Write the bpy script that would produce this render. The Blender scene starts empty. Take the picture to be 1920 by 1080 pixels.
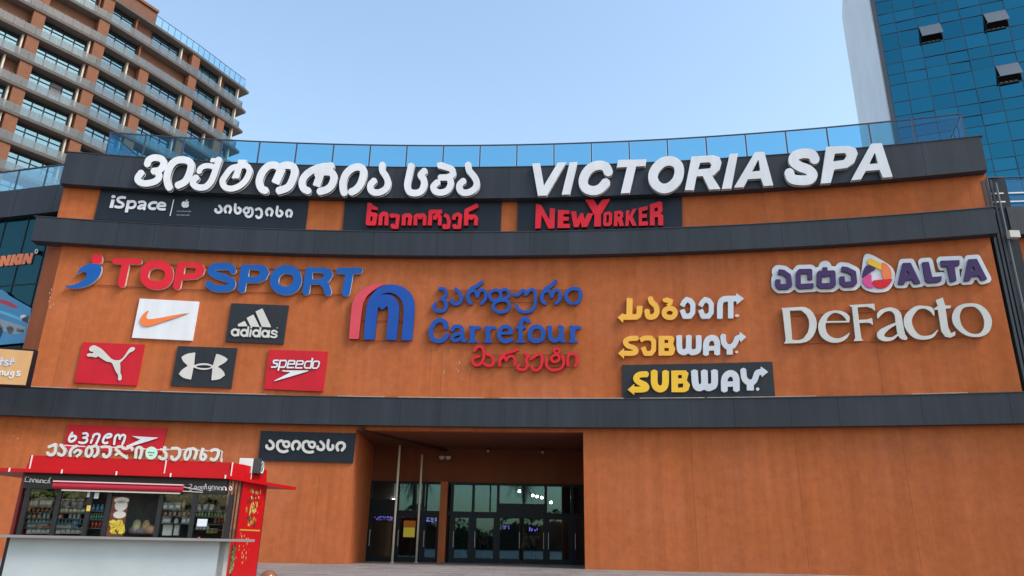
import bpy, math, random
import numpy as np
from mathutils import Vector, Matrix
from mathutils.geometry import tessellate_polygon
random.seed(7)
PI = math.pi
scene = bpy.context.scene
COL = scene.collection

# ------------------------------------------------------------------ camera, sky, sun, exposure
FPX, PITCH, ROLL, CZ = 1380.0, 0.335, 0.019, 0.95
CR = Vector((1, 0, 0)); CF = Vector((0, math.cos(PITCH), math.sin(PITCH))); CU = Vector((0, -math.sin(PITCH), math.cos(PITCH)))
RR = CR * math.cos(ROLL) + CU * math.sin(ROLL)
UU = -CR * math.sin(ROLL) + CU * math.cos(ROLL)
cam = bpy.data.cameras.new('camera'); cam.sensor_width = 36; cam.lens = 36 * FPX / 1920
cam.clip_start = .1; cam.clip_end = 3000
camo = bpy.data.objects.new('camera', cam); COL.objects.link(camo)
mw = Matrix((RR, UU, -CF)).transposed().to_4x4(); mw.translation = Vector((0, 0, CZ))
camo.matrix_world = mw
scene.camera = camo

SUN_EL, SUN_AZ = math.radians(46), math.radians(118)      # azimuth measured clockwise from +Y: from the right, a little behind the camera
w = bpy.data.worlds.new("World"); scene.world = w; w.use_nodes = True
nt = w.node_tree; bg = nt.nodes['Background']
sky = nt.nodes.new('ShaderNodeTexSky'); sky.sky_type = 'NISHITA'; sky.sun_disc = False
sky.sun_elevation = SUN_EL; sky.sun_rotation = SUN_AZ
sky.air_density = 1.7; sky.dust_density = 2.2; sky.ozone_density = 1.0; sky.altitude = 400
nt.links.new(sky.outputs[0], bg.inputs[0]); bg.inputs[1].default_value = .15
sd = bpy.data.lights.new('sun', 'SUN'); sd.energy = 1.35; sd.angle = math.radians(20); sd.color = (1, .95, .88)
so = bpy.data.objects.new('sun', sd); COL.objects.link(so)
sdir = Vector((math.sin(SUN_AZ) * math.cos(SUN_EL), math.cos(SUN_AZ) * math.cos(SUN_EL), math.sin(SUN_EL)))
so.rotation_euler = sdir.to_track_quat('Z', 'Y').to_euler(); so.location = (0, -40, 60)
scene.view_settings.view_transform = 'Standard'; scene.view_settings.look = 'None'
scene.view_settings.exposure = 0.9; scene.view_settings.gamma = 1
scene.cycles.transparent_max_bounces = 32

# ------------------------------------------------------------------ geometry of the view (pixels of the 1920x1080 photograph)
def ray(x, y):
    return RR * ((x - 960) / FPX) - UU * ((y - 540) / FPX) + CF
ACX, ACY, AR = -7.901, -73.813, 107.925                  # the curved facade: a circular arc
def arc_pos(a, z, dep):
    r = AR - dep
    return Vector((ACX + r * math.sin(a), ACY + r * math.cos(a), z))
class Arc:
    def pt(s, x, y, dep=0):
        u = ray(x, y); r = AR - dep
        A = u.x ** 2 + u.y ** 2; B = -2 * (u.x * ACX + u.y * ACY); C = ACX ** 2 + ACY ** 2 - r * r
        t = (-B + math.sqrt(B * B - 4 * A * C)) / (2 * A)
        return math.atan2(u.x * t - ACX, u.y * t - ACY), CZ + u.z * t
    def pos(s, a, z, dep=0): return arc_pos(a, z, dep)
class Flat:
    """a vertical plane through p0, running along e; depth grows towards the camera"""
    def __init__(s, p0, e):
        s.p0 = Vector((p0[0], p0[1], 0)); s.e = Vector((e[0], e[1], 0)).normalized()
        s.n = Vector((s.e.y, -s.e.x, 0))
        if s.n.dot(-s.p0) < 0: s.n = -s.n
    def pt(s, x, y, dep=0):
        u = ray(x, y); q = s.p0 + s.n * dep
        t = q.dot(s.n) / u.dot(s.n)
        v = u * t
        return (v - q).dot(s.e), CZ + v.z
    def pos(s, a, z, dep=0):
        q = s.p0 + s.n * dep + s.e * a
        return Vector((q.x, q.y, z))
ARC = Arc()
def th(x, y, dep=0): return ARC.pt(x, y, dep)[0]

# ------------------------------------------------------------------ materials
MATS = {}
def mat(name, col, rough=.6, metal=0, var=0, vscale=1.5, streak=0, bump=0, bscale=40, spec=.5, emit=None, estr=1, col2=None, tone=False, var2=0):
    if name in MATS: return MATS[name]
    m = bpy.data.materials.new(name); m.use_nodes = True; MATS[name] = m
    n = m.node_tree.nodes; l = m.node_tree.links; b = n['Principled BSDF']
    b.inputs['Base Color'].default_value = (*col, 1); b.inputs['Roughness'].default_value = rough
    b.inputs['Metallic'].default_value = metal; b.inputs['Specular IOR Level'].default_value = spec
    if emit:
        b.inputs['Emission Color'].default_value = (*emit, 1); b.inputs['Emission Strength'].default_value = estr
    cur = None
    geo = n.new('ShaderNodeNewGeometry')
    def noise(scale, mapping, detail=4, rough_=.55):
        mp = n.new('ShaderNodeMapping'); mp.inputs['Scale'].default_value = mapping
        l.new(geo.outputs['Position'], mp.inputs['Vector'])
        t = n.new('ShaderNodeTexNoise'); t.inputs['Scale'].default_value = scale; t.inputs['Detail'].default_value = detail
        t.inputs['Roughness'].default_value = rough_
        l.new(mp.outputs[0], t.inputs['Vector']); return t.outputs['Fac']
    def scaled(fac, lo, hi):
        r = n.new('ShaderNodeMapRange'); r.inputs[1].default_value = .3; r.inputs[2].default_value = .7
        r.inputs[3].default_value = lo; r.inputs[4].default_value = hi
        l.new(fac, r.inputs[0]); return r.outputs[0]
    def mul(colsock, fac):
        x = n.new('ShaderNodeVectorMath'); x.operation = 'SCALE'
        l.new(colsock, x.inputs[0]); l.new(fac, x.inputs['Scale']); return x.outputs[0]
    rgb = n.new('ShaderNodeRGB'); rgb.outputs[0].default_value = (*col, 1); cur = rgb.outputs[0]
    used = False
    if col2:
        mx = n.new('ShaderNodeMix'); mx.data_type = 'RGBA'
        l.new(scaled(noise(vscale, (1, 1, 1), 5), 0, 1), mx.inputs[0]); l.new(cur, mx.inputs[6]); mx.inputs[7].default_value = (*col2, 1)
        cur = mx.outputs[2]; used = True
    if var:
        cur = mul(cur, scaled(noise(vscale, (1, 1, 1)), 1 - var, 1 + var)); used = True
    if var2:
        cur = mul(cur, scaled(noise(2.6, (1, 1, 1), 7, .7), 1 - var2, 1 + var2)); used = True
    if streak:
        cur = mul(cur, scaled(noise(1, (2.2, 2.2, .10), 6, .65), 1 - streak, 1 + streak)); used = True
    if tone:
        at = n.new('ShaderNodeAttribute'); at.attribute_name = 'tone'
        cur = mul(cur, at.outputs['Fac']); used = True
    if used: l.new(cur, b.inputs['Base Color'])
    if bump:
        bp = n.new('ShaderNodeBump'); bp.inputs['Strength'].default_value = bump; bp.inputs['Distance'].default_value = .02
        l.new(noise(bscale, (1, 1, 1), 5), bp.inputs['Height']); l.new(bp.outputs[0], b.inputs['Normal'])
    return m
def glass(name, tint, refl=.15, rough=.02, body=None, bodyf=0, reflcol=(1, 1, 1), graze=.4):
    """a real pane: tinted see-through, a share of mirror reflection, and, where it is frosted or dirty, a diffuse share"""
    if name in MATS: return MATS[name]
    m = bpy.data.materials.new(name); m.use_nodes = True; MATS[name] = m
    n = m.node_tree.nodes; l = m.node_tree.links; n.remove(n['Principled BSDF']); out = n['Material Output']
    tr = n.new('ShaderNodeBsdfTransparent'); tr.inputs[0].default_value = (*[math.sqrt(q) for q in tint], 1)   # a pane has two faces
    gl = n.new('ShaderNodeBsdfGlossy'); gl.inputs['Roughness'].default_value = rough; gl.inputs[0].default_value = (*reflcol, 1)
    fr = n.new('ShaderNodeLayerWeight'); fr.inputs[0].default_value = .35
    mr = n.new('ShaderNodeMapRange'); mr.inputs[3].default_value = refl; mr.inputs[4].default_value = min(1, refl + graze)
    l.new(fr.outputs['Fresnel'], mr.inputs[0])
    mx = n.new('ShaderNodeMixShader'); l.new(mr.outputs[0], mx.inputs[0])
    base = tr.outputs[0]
    if body:
        df = n.new('ShaderNodeBsdfDiffuse'); df.inputs[0].default_value = (*body, 1)
        m2 = n.new('ShaderNodeMixShader'); m2.inputs[0].default_value = bodyf
        l.new(base, m2.inputs[1]); l.new(df.outputs[0], m2.inputs[2]); base = m2.outputs[0]
    l.new(base, mx.inputs[1]); l.new(gl.outputs[0], mx.inputs[2]); l.new(mx.outputs[0], out.inputs[0])
    return m

M_ORANGE = None
def stucco():
    m = mat('orange_stucco', (.47, .130, .042), rough=.95, var=.15, vscale=.28, streak=.13, bump=.35, bscale=45, spec=.1, col2=(.36, .108, .045), var2=.12)
    return m
M_ORANGE = stucco()
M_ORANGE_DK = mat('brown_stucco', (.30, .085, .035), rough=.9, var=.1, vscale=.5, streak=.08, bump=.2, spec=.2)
M_SLATE = mat('slate_cladding', (.022, .0265, .035), rough=.5, var=.1, vscale=.4, streak=.22, tone=True, spec=.3)
M_SLATE_SIDE = mat('slate_edge', (.03, .036, .045), rough=.5)
M_BOARD = mat('board_charcoal', (.009, .014, .023), rough=.45, var=.12, streak=.12, spec=.25)
M_BOARD2 = mat('board_grey', (.020, .023, .030), rough=.48, var=.12, streak=.12, spec=.25)
M_WHITE = mat('letter_white', (.66, .67, .70), rough=.45, var=.05, vscale=.8, streak=.06, spec=.3)
M_CREAM = mat('letter_cream', (.56, .54, .50), rough=.4, var=.05, streak=.05)
M_DARKRET = mat('letter_return', (.012, .012, .014), rough=.5)
M_GREYRET = mat('letter_return_grey', (.30, .27, .25), rough=.5)
M_RED = mat('letter_red', (.60, .012, .026), rough=.5, var=.06, spec=.25)
M_REDRET = mat('letter_red_return', (.20, .008, .012), rough=.45)
M_REDB = mat('board_red', (.50, .010, .022), rough=.5, var=.06, streak=.05, spec=.25)
M_BLUE = mat('letter_blue', (.004, .085, .34), rough=.5, var=.06, spec=.25)
M_BLUE2 = mat('letter_royal', (.008, .065, .32), rough=.5, var=.06, spec=.25)
M_NAVYRET = mat('letter_navy_return', (.015, .025, .09), rough=.45)
M_ROSE = mat('letter_rose', (.58, .045, .07), rough=.5, var=.04)
M_YEL = mat('letter_amber', (.80, .40, .035), rough=.35, var=.04)
M_YEL2 = mat('letter_yellow', (.78, .45, .01), rough=.35, var=.04)
M_PURP = mat('letter_purple', (.05, .022, .10), rough=.5, var=.05, spec=.25)
M_SILV = mat('letter_silver', (.54, .57, .62), rough=.35, var=.04)
M_ORG = mat('letter_orange', (.78, .17, .035), rough=.4, var=.04)
M_PINK = mat('letter_pink', (.62, .04, .22), rough=.4)
M_RAIL = mat('sign_bar', (.33, .09, .035), rough=.7)
M_DKFRAME = mat('dark_frame', (.006, .010, .016), rough=.45, spec=.2)
M_STEEL = mat('pale_steel', (.55, .50, .40), rough=.4)
M_BLKSTEEL = mat('blue_steel', (.02, .035, .06), rough=.4)

# ------------------------------------------------------------------ mesh helpers
class MB:
    def __init__(s): s.v = []; s.f = []; s.m = []; s.t = []
    def vert(s, p): s.v.append(tuple(p)); return len(s.v) - 1
    def face(s, idx, m=0, t=1.0): s.f.append(tuple(idx)); s.m.append(m); s.t.append(t)
    def quad(s, a, b, c, d, m=0, t=1.0):
        i = len(s.v); s.v += [tuple(a), tuple(b), tuple(c), tuple(d)]; s.face((i, i + 1, i + 2, i + 3), m, t)
    def hexa(s, p, m=0, t=1.0):
        """8 points: bottom ring 0-3, top ring 4-7"""
        i = len(s.v); s.v += [tuple(q) for q in p]
        for f in ((0, 3, 2, 1), (4, 5, 6, 7), (0, 1, 5, 4), (1, 2, 6, 5), (2, 3, 7, 6), (3, 0, 4, 7)):
            s.face([i + k for k in f], m, t)
    def box(s, c, h, e=(1, 0), m=0, t=1.0):
        """centre c, half sizes h=(along e, across, up)"""
        ex = Vector((e[0], e[1], 0)).normalized(); ey = Vector((-ex.y, ex.x, 0)); c = Vector(c)
        P = [c + ex * (sx * h[0]) + ey * (sy * h[1]) + Vector((0, 0, sz * h[2])) for sz in (-1, 1) for sx, sy in ((-1, -1), (1, -1), (1, 1), (-1, 1))]
        s.hexa(P, m, t)
    def bar(s, a, b, r, n=8, m=0, r2=None):
        a = Vector(a); b = Vector(b); d = (b - a).normalized(); r2 = r if r2 is None else r2
        x = d.orthogonal().normalized(); y = d.cross(x); i = len(s.v)
        for p, rr in ((a, r), (b, r2)):
            for k in range(n):
                q = 2 * PI * k / n; s.v.append(tuple(p + (x * math.cos(q) + y * math.sin(q)) * rr))
        for k in range(n): s.face((i + k, i + (k + 1) % n, i + n + (k + 1) % n, i + n + k), m)
        s.face([i + n - 1 - k for k in range(n)], m); s.face([i + n + k for k in range(n)], m)
    def lathe(s, c, prof, n=12, m=0):
        i = len(s.v); c = Vector(c)
        for r, z in prof:
            for k in range(n):
                q = 2 * PI * k / n; s.v.append((c.x + r * math.cos(q), c.y + r * math.sin(q), c.z + z))
        for j in range(len(prof) - 1):
            for k in range(n):
                s.face((i + j * n + k, i + j * n + (k + 1) % n, i + (j + 1) * n + (k + 1) % n, i + (j + 1) * n + k), m)
        s.face([i + n - 1 - k for k in range(n)], m); s.face([i + (len(prof) - 1) * n + k for k in range(n)], m)
    def prism(s, pts, z0, z1, m=0, mtop=None):
        i = len(s.v); n = len(pts)
        for z in (z0, z1):
            for p in pts: s.v.append((p[0], p[1], z))
        for k in range(n): s.face((i + k, i + (k + 1) % n, i + n + (k + 1) % n, i + n + k), m)
        s.face([i + n - 1 - k for k in range(n)], m); s.face([i + n + k for k in range(n)], m if mtop is None else mtop)
    def curved(s, a0, a1, z0, z1, d0, d1, n=24, m=0, gap=0, mend=None):
        """block on the facade arc between angles a0,a1, heights z0,z1, depths d0 (back) and d1 (front)"""
        i = len(s.v)
        for k in range(n + 1):
            a = a0 + (a1 - a0) * k / n
            s.v += [tuple(arc_pos(a, z0, d1)), tuple(arc_pos(a, z1, d1)), tuple(arc_pos(a, z1, d0)), tuple(arc_pos(a, z0, d0))]
        for k in range(n):
            j = i + 4 * k
            for c in range(4):
                s.face((j + c, j + 4 + c, j + 4 + (c + 1) % 4, j + (c + 1) % 4), m)
        s.face((i, i + 1, i + 2, i + 3), m); j = i + 4 * n; s.face((j + 3, j + 2, j + 1, j), m)
def obj(name, mb, mats, parent=None, smooth=False, loc=None):
    me = bpy.data.meshes.new(name); me.from_pydata(mb.v, [], mb.f)
    for mm in (mats if isinstance(mats, (list, tuple)) else [mats]): me.materials.append(mm)
    me.polygons.foreach_set('material_index', mb.m)
    if any(t != 1.0 for t in mb.t) or any(mm.name == 'slate_cladding' for mm in me.materials):
        at = me.attributes.new('tone', 'FLOAT', 'FACE'); at.data.foreach_set('value', mb.t)
    if smooth: me.polygons.foreach_set('use_smooth', [True] * len(me.polygons))
    me.validate(); me.update()
    o = bpy.data.objects.new(name, me); COL.objects.link(o)
    if parent is not None:
        o.parent = parent; root = parent
        o.matrix_parent_inverse = WORLD[parent.name].inverted()
    WORLD[o.name] = Matrix.Identity(4)
    return o
WORLD = {}
def thing(name, label, cat, loc=(0, 0, 0), group=None):
    o = bpy.data.objects.new(name, None); COL.objects.link(o); o.location = loc; o.empty_display_size = .3
    o['label'] = label; o['category'] = cat
    if group: o['group'] = group
    WORLD[o.name] = Matrix.Translation(Vector(loc))
    return o
def tag(o, label, cat, group=None, kind=None):
    if label: o['label'] = label
    if cat: o['category'] = cat
    if group: o['group'] = group
    if kind: o['kind'] = kind
    return o
def recentre(o):
    """put a one-mesh thing's origin at its base"""
    me = o.data; n = len(me.vertices); co = np.empty(n * 3); me.vertices.foreach_get('co', co); co = co.reshape(-1, 3)
    c = (co.min(0) + co.max(0)) / 2; c[2] = co[:, 2].min()
    me.vertices.foreach_set('co', (co - c).ravel()); o.location = c; me.update()
    return o

# ------------------------------------------------------------------ lettering: strokes and outlines -> one outline per letter -> raised letter on its wall
ZM = dict(A=(100, 260, 4.91), B=(380, 260, 4.91), C=(660, 260, 4.91), D=(950, 260, 4.909), E=(1280, 240, 4.5), F=(100, 460, 5.4), G=(380, 460, 5.4),
          H=(100, 620, 5.4), I=(380, 560, 5.4), J=(640, 510, 5.684), K=(790, 510, 5.4), L=(1140, 540, 4.909), M=(1430, 460, 5.4), N=(1640, 460, 5.4),
          O=(470, 790, 8.348), P=(0, 780, 6.75), Q=(260, 780, 6.75), R=(340, 275, 10.8), S=(80, 795, 8.0), T=(0, 340, 6.75), U=(0, 520, 4.907), W=(190, 355, 5.189), a=(195, 360, 12.13), b=(500, 660, 13.236), c=(425, 600, 13.236), X=(0, 0, 1.0))
def pts_of(z, s):
    x0, y0, k = ZM[z]; out = []
    for tok in s.split():
        v = [float(q) for q in tok.split(',')]
        out.append((x0 + v[0] / k, y0 + v[1] / k) + ((v[2] / k,) if len(v) > 2 else ()))
    return out
def catmull(P, closed=False, n=6):
    P = [np.array(p, float) for p in P]; m = len(P); out = []
    rng = range(m) if closed else range(m - 1)
    for i in rng:
        p0 = P[(i - 1) % m] if closed or i > 0 else 2 * P[0] - P[1]
        p1 = P[i]; p2 = P[(i + 1) % m]
        p3 = P[(i + 2) % m] if closed or i + 2 < m else 2 * P[-1] - P[-2]
        for k in range(n):
            t = k / n
            out.append(.5 * ((2 * p1) + (-p0 + p2) * t + (2 * p0 - 5 * p1 + 4 * p2 - p3) * t * t + (-p0 + 3 * p1 - 3 * p2 + p3) * t ** 3))
    if not closed: out.append(P[-1])
    return out
def prim(z, spec):
    """'s 30 x,y x,y' smooth stroke, 'l' straight stroke; suffix r = round ends, c = closed; 'p' polygon, 'q' smooth polygon; leading '-' cuts away"""
    neg = spec[0] == '-'
    if neg: spec = spec[1:].strip()
    k, rest = spec.split(None, 1); sc = ZM[z][2]
    if k[0] in 'sl':
        wv, rest = rest.split(None, 1); P = pts_of(z, rest); wd = float(wv) / sc
        P = [p if len(p) == 3 else p + (wd,) for p in P]
        closed = 'c' in k
        Q = catmull(P, closed) if k[0] == 's' else [np.array(p) for p in P]
        if closed: Q = Q + [Q[0]]
        return (neg, 'S', np.array(Q), 'r' in k or closed)
    P = pts_of(z, rest)
    Q = catmull(P, True, 5) if k[0] == 'q' else P
    return (neg, 'P', np.array([q[:2] for q in Q]), 0)
def field(pr, X, Y):
    neg, k, Q, rnd = pr
    if k == 'S':
        d = np.full(X.shape, 1e9); m = len(Q) - 1
        for i in range(m):
            ax, ay, ra = Q[i]; bx, by, rb = Q[i + 1]
            vx, vy = bx - ax, by - ay; L2 = vx * vx + vy * vy
            if L2 < 1e-9: continue
            L = math.sqrt(L2); t = ((X - ax) * vx + (Y - ay) * vy) / L2; tc = np.clip(t, 0, 1)
            e = np.hypot(X - ax - tc * vx, Y - ay - tc * vy) - (ra + (rb - ra) * tc) / 2
            if not rnd:
                pd = np.abs((X - ax) * vy - (Y - ay) * vx) / L - (ra + (rb - ra) * tc) / 2
                if i == 0: e = np.where(t < 0, np.maximum(pd, -t * L), e)
                if i == m - 1: e = np.where(t > 1, np.maximum(pd, (t - 1) * L), e)
            d = np.minimum(d, e)
        return d
    d = np.full(X.shape, 1e9); ins = np.zeros(X.shape, bool); m = len(Q)
    for i in range(m):
        ax, ay = Q[i]; bx, by = Q[(i + 1) % m]; vx, vy = bx - ax, by - ay; L2 = vx * vx + vy * vy
        if L2 < 1e-12: continue
        t = np.clip(((X - ax) * vx + (Y - ay) * vy) / L2, 0, 1)
        d = np.minimum(d, np.hypot(X - ax - t * vx, Y - ay - t * vy))
        c = ((ay > Y) != (by > Y)) & (X < vx * (Y - ay) / (vy if abs(vy) > 1e-12 else 1e-12) + ax)
        ins ^= c
    return np.where(ins, -d, d)
def contours(prs, offs, res=70, pad=1.5):
    xs = np.concatenate([p[2][:, 0] for p in prs if not p[0]]); ys = np.concatenate([p[2][:, 1] for p in prs if not p[0]])
    wmax = max([p[2][:, 2].max() / 2 if p[1] == 'S' else 0 for p in prs]) + max(0, max(offs)) + pad
    x0, x1, y0, y1 = xs.min() - wmax, xs.max() + wmax, ys.min() - wmax, ys.max() + wmax
    h = max(.22, max(x1 - x0, y1 - y0) / res)
    gx = np.arange(x0, x1 + h, h); gy = np.arange(y0, y1 + h, h); X, Y = np.meshgrid(gx, gy)
    D = np.full(X.shape, 1e9)
    for p in prs:
        F = field(p, X, Y)
        D = np.maximum(D, -F) if p[0] else np.minimum(D, F)
    return [loops(D - o, gx, gy) for o in offs]
def loops(D, gx, gy):
    D = np.where(np.abs(D) < 1e-6, 1e-6, D)
    D[0, :] = D[-1, :] = np.abs(D[0, :]).clip(.01); D[:, 0] = D[:, -1] = np.abs(D[:, 0]).clip(.01)
    ins = D < 0; code = ins[:-1, :-1] * 1 + ins[:-1, 1:] * 2 + ins[1:, 1:] * 4 + ins[1:, :-1] * 8
    nxt = {}; P = {}
    def ep(kind, j, i):
        key = (kind, j, i)
        if key not in P:
            if kind == 0: a, b = D[j, i], D[j, i + 1]; t = a / (a - b); P[key] = (gx[i] + t * (gx[i + 1] - gx[i]), gy[j])
            else: a, b = D[j, i], D[j + 1, i]; t = a / (a - b); P[key] = (gx[i], gy[j] + t * (gy[j + 1] - gy[j]))
        return key
    TB = {1: [(3, 0)], 2: [(0, 1)], 3: [(3, 1)], 4: [(1, 2)], 5: [(3, 0), (1, 2)], 6: [(0, 2)], 7: [(3, 2)], 8: [(2, 3)], 9: [(2, 0)], 10: [(0, 1), (2, 3)], 11: [(2, 1)], 12: [(1, 3)], 13: [(1, 0)], 14: [(0, 3)]}
    for j, i in zip(*np.nonzero((code > 0) & (code < 15))):
        E = ((0, j, i), (1, j, i + 1), (0, j + 1, i), (1, j, i))
        for a, b in TB[int(code[j, i])]:
            nxt[ep(*E[a])] = ep(*E[b])
    out = []
    while nxt:
        s = next(iter(nxt)); L = []; k = s
        while k in nxt: L.append(P[k]); k = nxt.pop(k)
        if len(L) > 5:
            L = np.array(L)
            a = .5 * np.sum(L[:, 0] * np.roll(L[:, 1], -1) - np.roll(L[:, 0], -1) * L[:, 1])
            if abs(a) > .15: out.append((rdp(L), a))
    return out
def rdp(L, eps=.05):
    n = len(L); k = int(np.argmax(np.hypot(*(L - L[0]).T)))
    def go(a, b):
        if b - a < 2: return [a]
        p, q = L[a], L[b % n]; d = q - p; ln = np.hypot(*d) + 1e-9
        seg = L[a + 1:b]; e = np.abs((seg[:, 0] - p[0]) * d[1] - (seg[:, 1] - p[1]) * d[0]) / ln
        m = int(np.argmax(e))
        if e[m] < eps: return [a]
        return go(a, a + 1 + m) + go(a + 1 + m, b)
    return L[go(0, k) + go(k, n)]
def inside(pt, L):
    x, y = pt; c = False; n = len(L)
    for i in range(n):
        ax, ay = L[i]; bx, by = L[(i + 1) % n]
        if (ay > y) != (by > y) and x < (bx - ax) * (y - ay) / (by - ay) + ax: c = not c
    return c
def extrude(mb, lps, surf, d0, d1, mf=0, ms=1, dref=None):
    """raise a set of outlines (pixels) from depth d0 to d1 above the surface"""
    dref = d1 if dref is None else dref
    if not lps: return
    big = max(lps, key=lambda q: abs(q[1])); sg = 1 if big[1] > 0 else -1
    outers = [L for L, a in lps if a * sg > 0]; holes = [L for L, a in lps if a * sg < 0]
    for L in outers:
        grp = [L] + [h for h in holes if inside(h[0], L)]
        uv = [[surf.pt(x, y, dref) for x, y in g] for g in grp]
        tess = tessellate_polygon([[Vector((a * (AR if surf is ARC else 1), z, 0)) for a, z in g] for g in uv])
        flat = [q for g in uv for q in g]; base = len(mb.v)
        for a, z in flat: mb.v.append(tuple(surf.pos(a, z, d1)))
        for a, z in flat: mb.v.append(tuple(surf.pos(a, z, d0)))
        N = len(flat)
        for t in tess:
            a, b, c = [Vector(mb.v[base + q]) for q in t]
            nn = (b - a).cross(c - a)
            if nn.dot(a - Vector((0, 0, CZ))) > 0: t = (t[0], t[2], t[1])
            mb.face([base + q for q in t], mf)
        o = 0
        for g in uv:
            k = len(g)
            for i in range(k):
                a, b = base + o + i, base + o + (i + 1) % k
                mb.face((a, b, b + N, a + N), ms)
            o += k
class Sign:
    def __init__(s, name, label, surf, at, dep=0, group=None, cat='sign'):
        a, z = surf.pt(*at, dep); s.surf = surf
        s.root = thing(name, label, cat, surf.pos(a, z, dep), group)
    def board(s, corners, d0, d1, m, ms=None, name='board', label=None, z='X'):
        mb = MB(); P = pts_of(z, corners); n = len(P)
        A = [s.surf.pt(p[0], p[1], d1) for p in P]
        # cut the panel into upright strips so it follows the wall
        k = 8; fr = []; bk = []
        for i in range(k + 1):
            t = i / k
            lo = [A[3][c] + (A[2][c] - A[3][c]) * t for c in (0, 1)]; up = [A[0][c] + (A[1][c] - A[0][c]) * t for c in (0, 1)]
            fr.append((s.surf.pos(*lo, d1), s.surf.pos(*up, d1))); bk.append((s.surf.pos(*lo, d0), s.surf.pos(*up, d0)))
        for i in range(k):
            mb.quad(fr[i][0], fr[i + 1][0], fr[i + 1][1], fr[i][1], 0)
            mb.quad(fr[i][1], fr[i + 1][1], bk[i + 1][1], bk[i][1], 1); mb.quad(bk[i][0], bk[i + 1][0], fr[i + 1][0], fr[i][0], 1)
        mb.quad(bk[0][0], fr[0][0], fr[0][1], bk[0][1], 1); mb.quad(fr[k][0], bk[k][0], bk[k][1], fr[k][1], 1)
        o = obj(name, mb, [m, ms or m], s.root)
        if label: o['label'] = label
        return o
    def glyph(s, z, specs, d0, d1, mf, ms, name='letter', off=0, channel=None, res=70, label=None, halo=0):
        prs = [prim(z, q) for q in specs] if isinstance(specs[0], str) else specs
        mb = MB(); mats = [mf, ms]
        if channel:
            inset, mret, mrim = channel; mats = [mf, mrim, mret]
            o0, o1 = contours(prs, [off, off - inset], res)
            extrude(mb, o0, s.surf, d1 - .03, d1, 0, 1); extrude(mb, o1, s.surf, d0 + .022, d1 - .03, 2, 2, d1); extrude(mb, o0, s.surf, d0, d0 + .022, 1, 1, d1)
        else:
            o0, o1 = contours(prs, [off, off + max(halo, .01)], res)
            extrude(mb, o0, s.surf, d0, d1, 0, 1)
            if halo: mats.append(M_DARKRET); extrude(mb, o1, s.surf, d0, d0 + .018, 2, 2, d1)
        o = obj(name, mb, mats, s.root)
        if label: o['label'] = label
        return o
    def bars(s, z, segs, d, r=.02, m=None):
        for q in segs:
            mb = MB(); (x0, y0), (x1, y1) = pts_of(z, q)
            n = 8; a0, b0 = s.surf.pt(x0, y0, d); a1, b1 = s.surf.pt(x1, y1, d)
            P = [s.surf.pos(a0 + (a1 - a0) * i / n, b0 + (b1 - b0) * i / n, d) for i in range(n + 1)]
            for i in range(n): mb.bar(P[i], P[i + 1], r, 6)
            obj('mounting_bar', mb, m or M_RAIL, s.root)

# ------------------------------------------------------------------ the ground
def paving_mat():
    m = bpy.data.materials.new('plaza_paving'); m.use_nodes = True; n = m.node_tree.nodes; l = m.node_tree.links; b = n['Principled BSDF']
    g = n.new('ShaderNodeNewGeometry')
    br = n.new('ShaderNodeTexBrick'); br.inputs['Scale'].default_value = 1.0; br.inputs['Mortar Size'].default_value = .008
    br.inputs['Brick Width'].default_value = .9; br.inputs['Row Height'].default_value = .6; br.inputs['Bias'].default_value = -.2
    br.inputs['Color1'].default_value = (.27, .23, .21, 1); br.inputs['Color2'].default_value = (.15, .128, .12, 1); br.inputs['Mortar'].default_value = (.07, .06, .055, 1)
    l.new(g.outputs['Position'], br.inputs['Vector'])
    t = n.new('ShaderNodeTexNoise'); t.inputs['Scale'].default_value = .8; t.inputs['Detail'].default_value = 6
    l.new(g.outputs['Position'], t.inputs['Vector'])
    r = n.new('ShaderNodeMapRange'); r.inputs[3].default_value = .75; r.inputs[4].default_value = 1.2; l.new(t.outputs['Fac'], r.inputs[0])
    s = n.new('ShaderNodeVectorMath'); s.operation = 'SCALE'; l.new(br.outputs['Color'], s.inputs[0]); l.new(r.outputs[0], s.inputs['Scale'])
    l.new(s.outputs[0], b.inputs['Base Color']); b.inputs['Roughness'].default_value = .7
    return m
mb = MB(); mb.quad((-900, -900, 0), (900, -900, 0), (900, 900, 0), (-900, 900, 0))
tag(obj('ground', mb, paving_mat()), None, None, kind='structure')

# ------------------------------------------------------------------ the curved mall building
Z3B, Z3T, Z2B, Z2T, Z1B, Z1T = 5.95, 7.187, 14.244, 15.464, 17.339, 19.062
DB = .5
mall = thing('shopping_mall', 'orange rendered shopping building with a concave front and three dark slate bands', 'building', (0, 34.0, 0))
CRE = th(87, 590)                                     # left corner of the middle storey wall
A_TOPL = th(114, 378); A_TOPR = th(1854, 357); A_R = th(1880, 560)
A_FAR_L = ARC.pt(-420, 900)[0]; A_FAR_R = ARC.pt(2300, 700)[0]
EL_, ER_ = th(657, 930), th(1095, 930)               # the entrance opening
WT = .45
mb = MB(); mb.curved(A_FAR_L, EL_, 0, Z3B + .2, -WT, 0, 40); obj('ground_wall', mb, M_ORANGE, mall)
mb = MB(); mb.curved(ER_, A_FAR_R, 0, Z3B + .2, -WT, 0, 40); obj('ground_wall', mb, M_ORANGE, mall)
SOF = 5.80
mb = MB(); mb.curved(EL_, ER_, SOF, Z3B + .2, -WT, 0, 12); obj('lintel', mb, M_ORANGE, mall)
mb = MB(); mb.curved(CRE, A_R, Z3T - .2, Z2B + .2, -WT, 0, 60); obj('upper_wall', mb, M_ORANGE, mall)
mb = MB(); mb.curved(A_TOPL, A_TOPR, Z2T - .2, Z1B + .2, -WT, 0, 60); obj('attic_wall', mb, M_ORANGE, mall)
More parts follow.
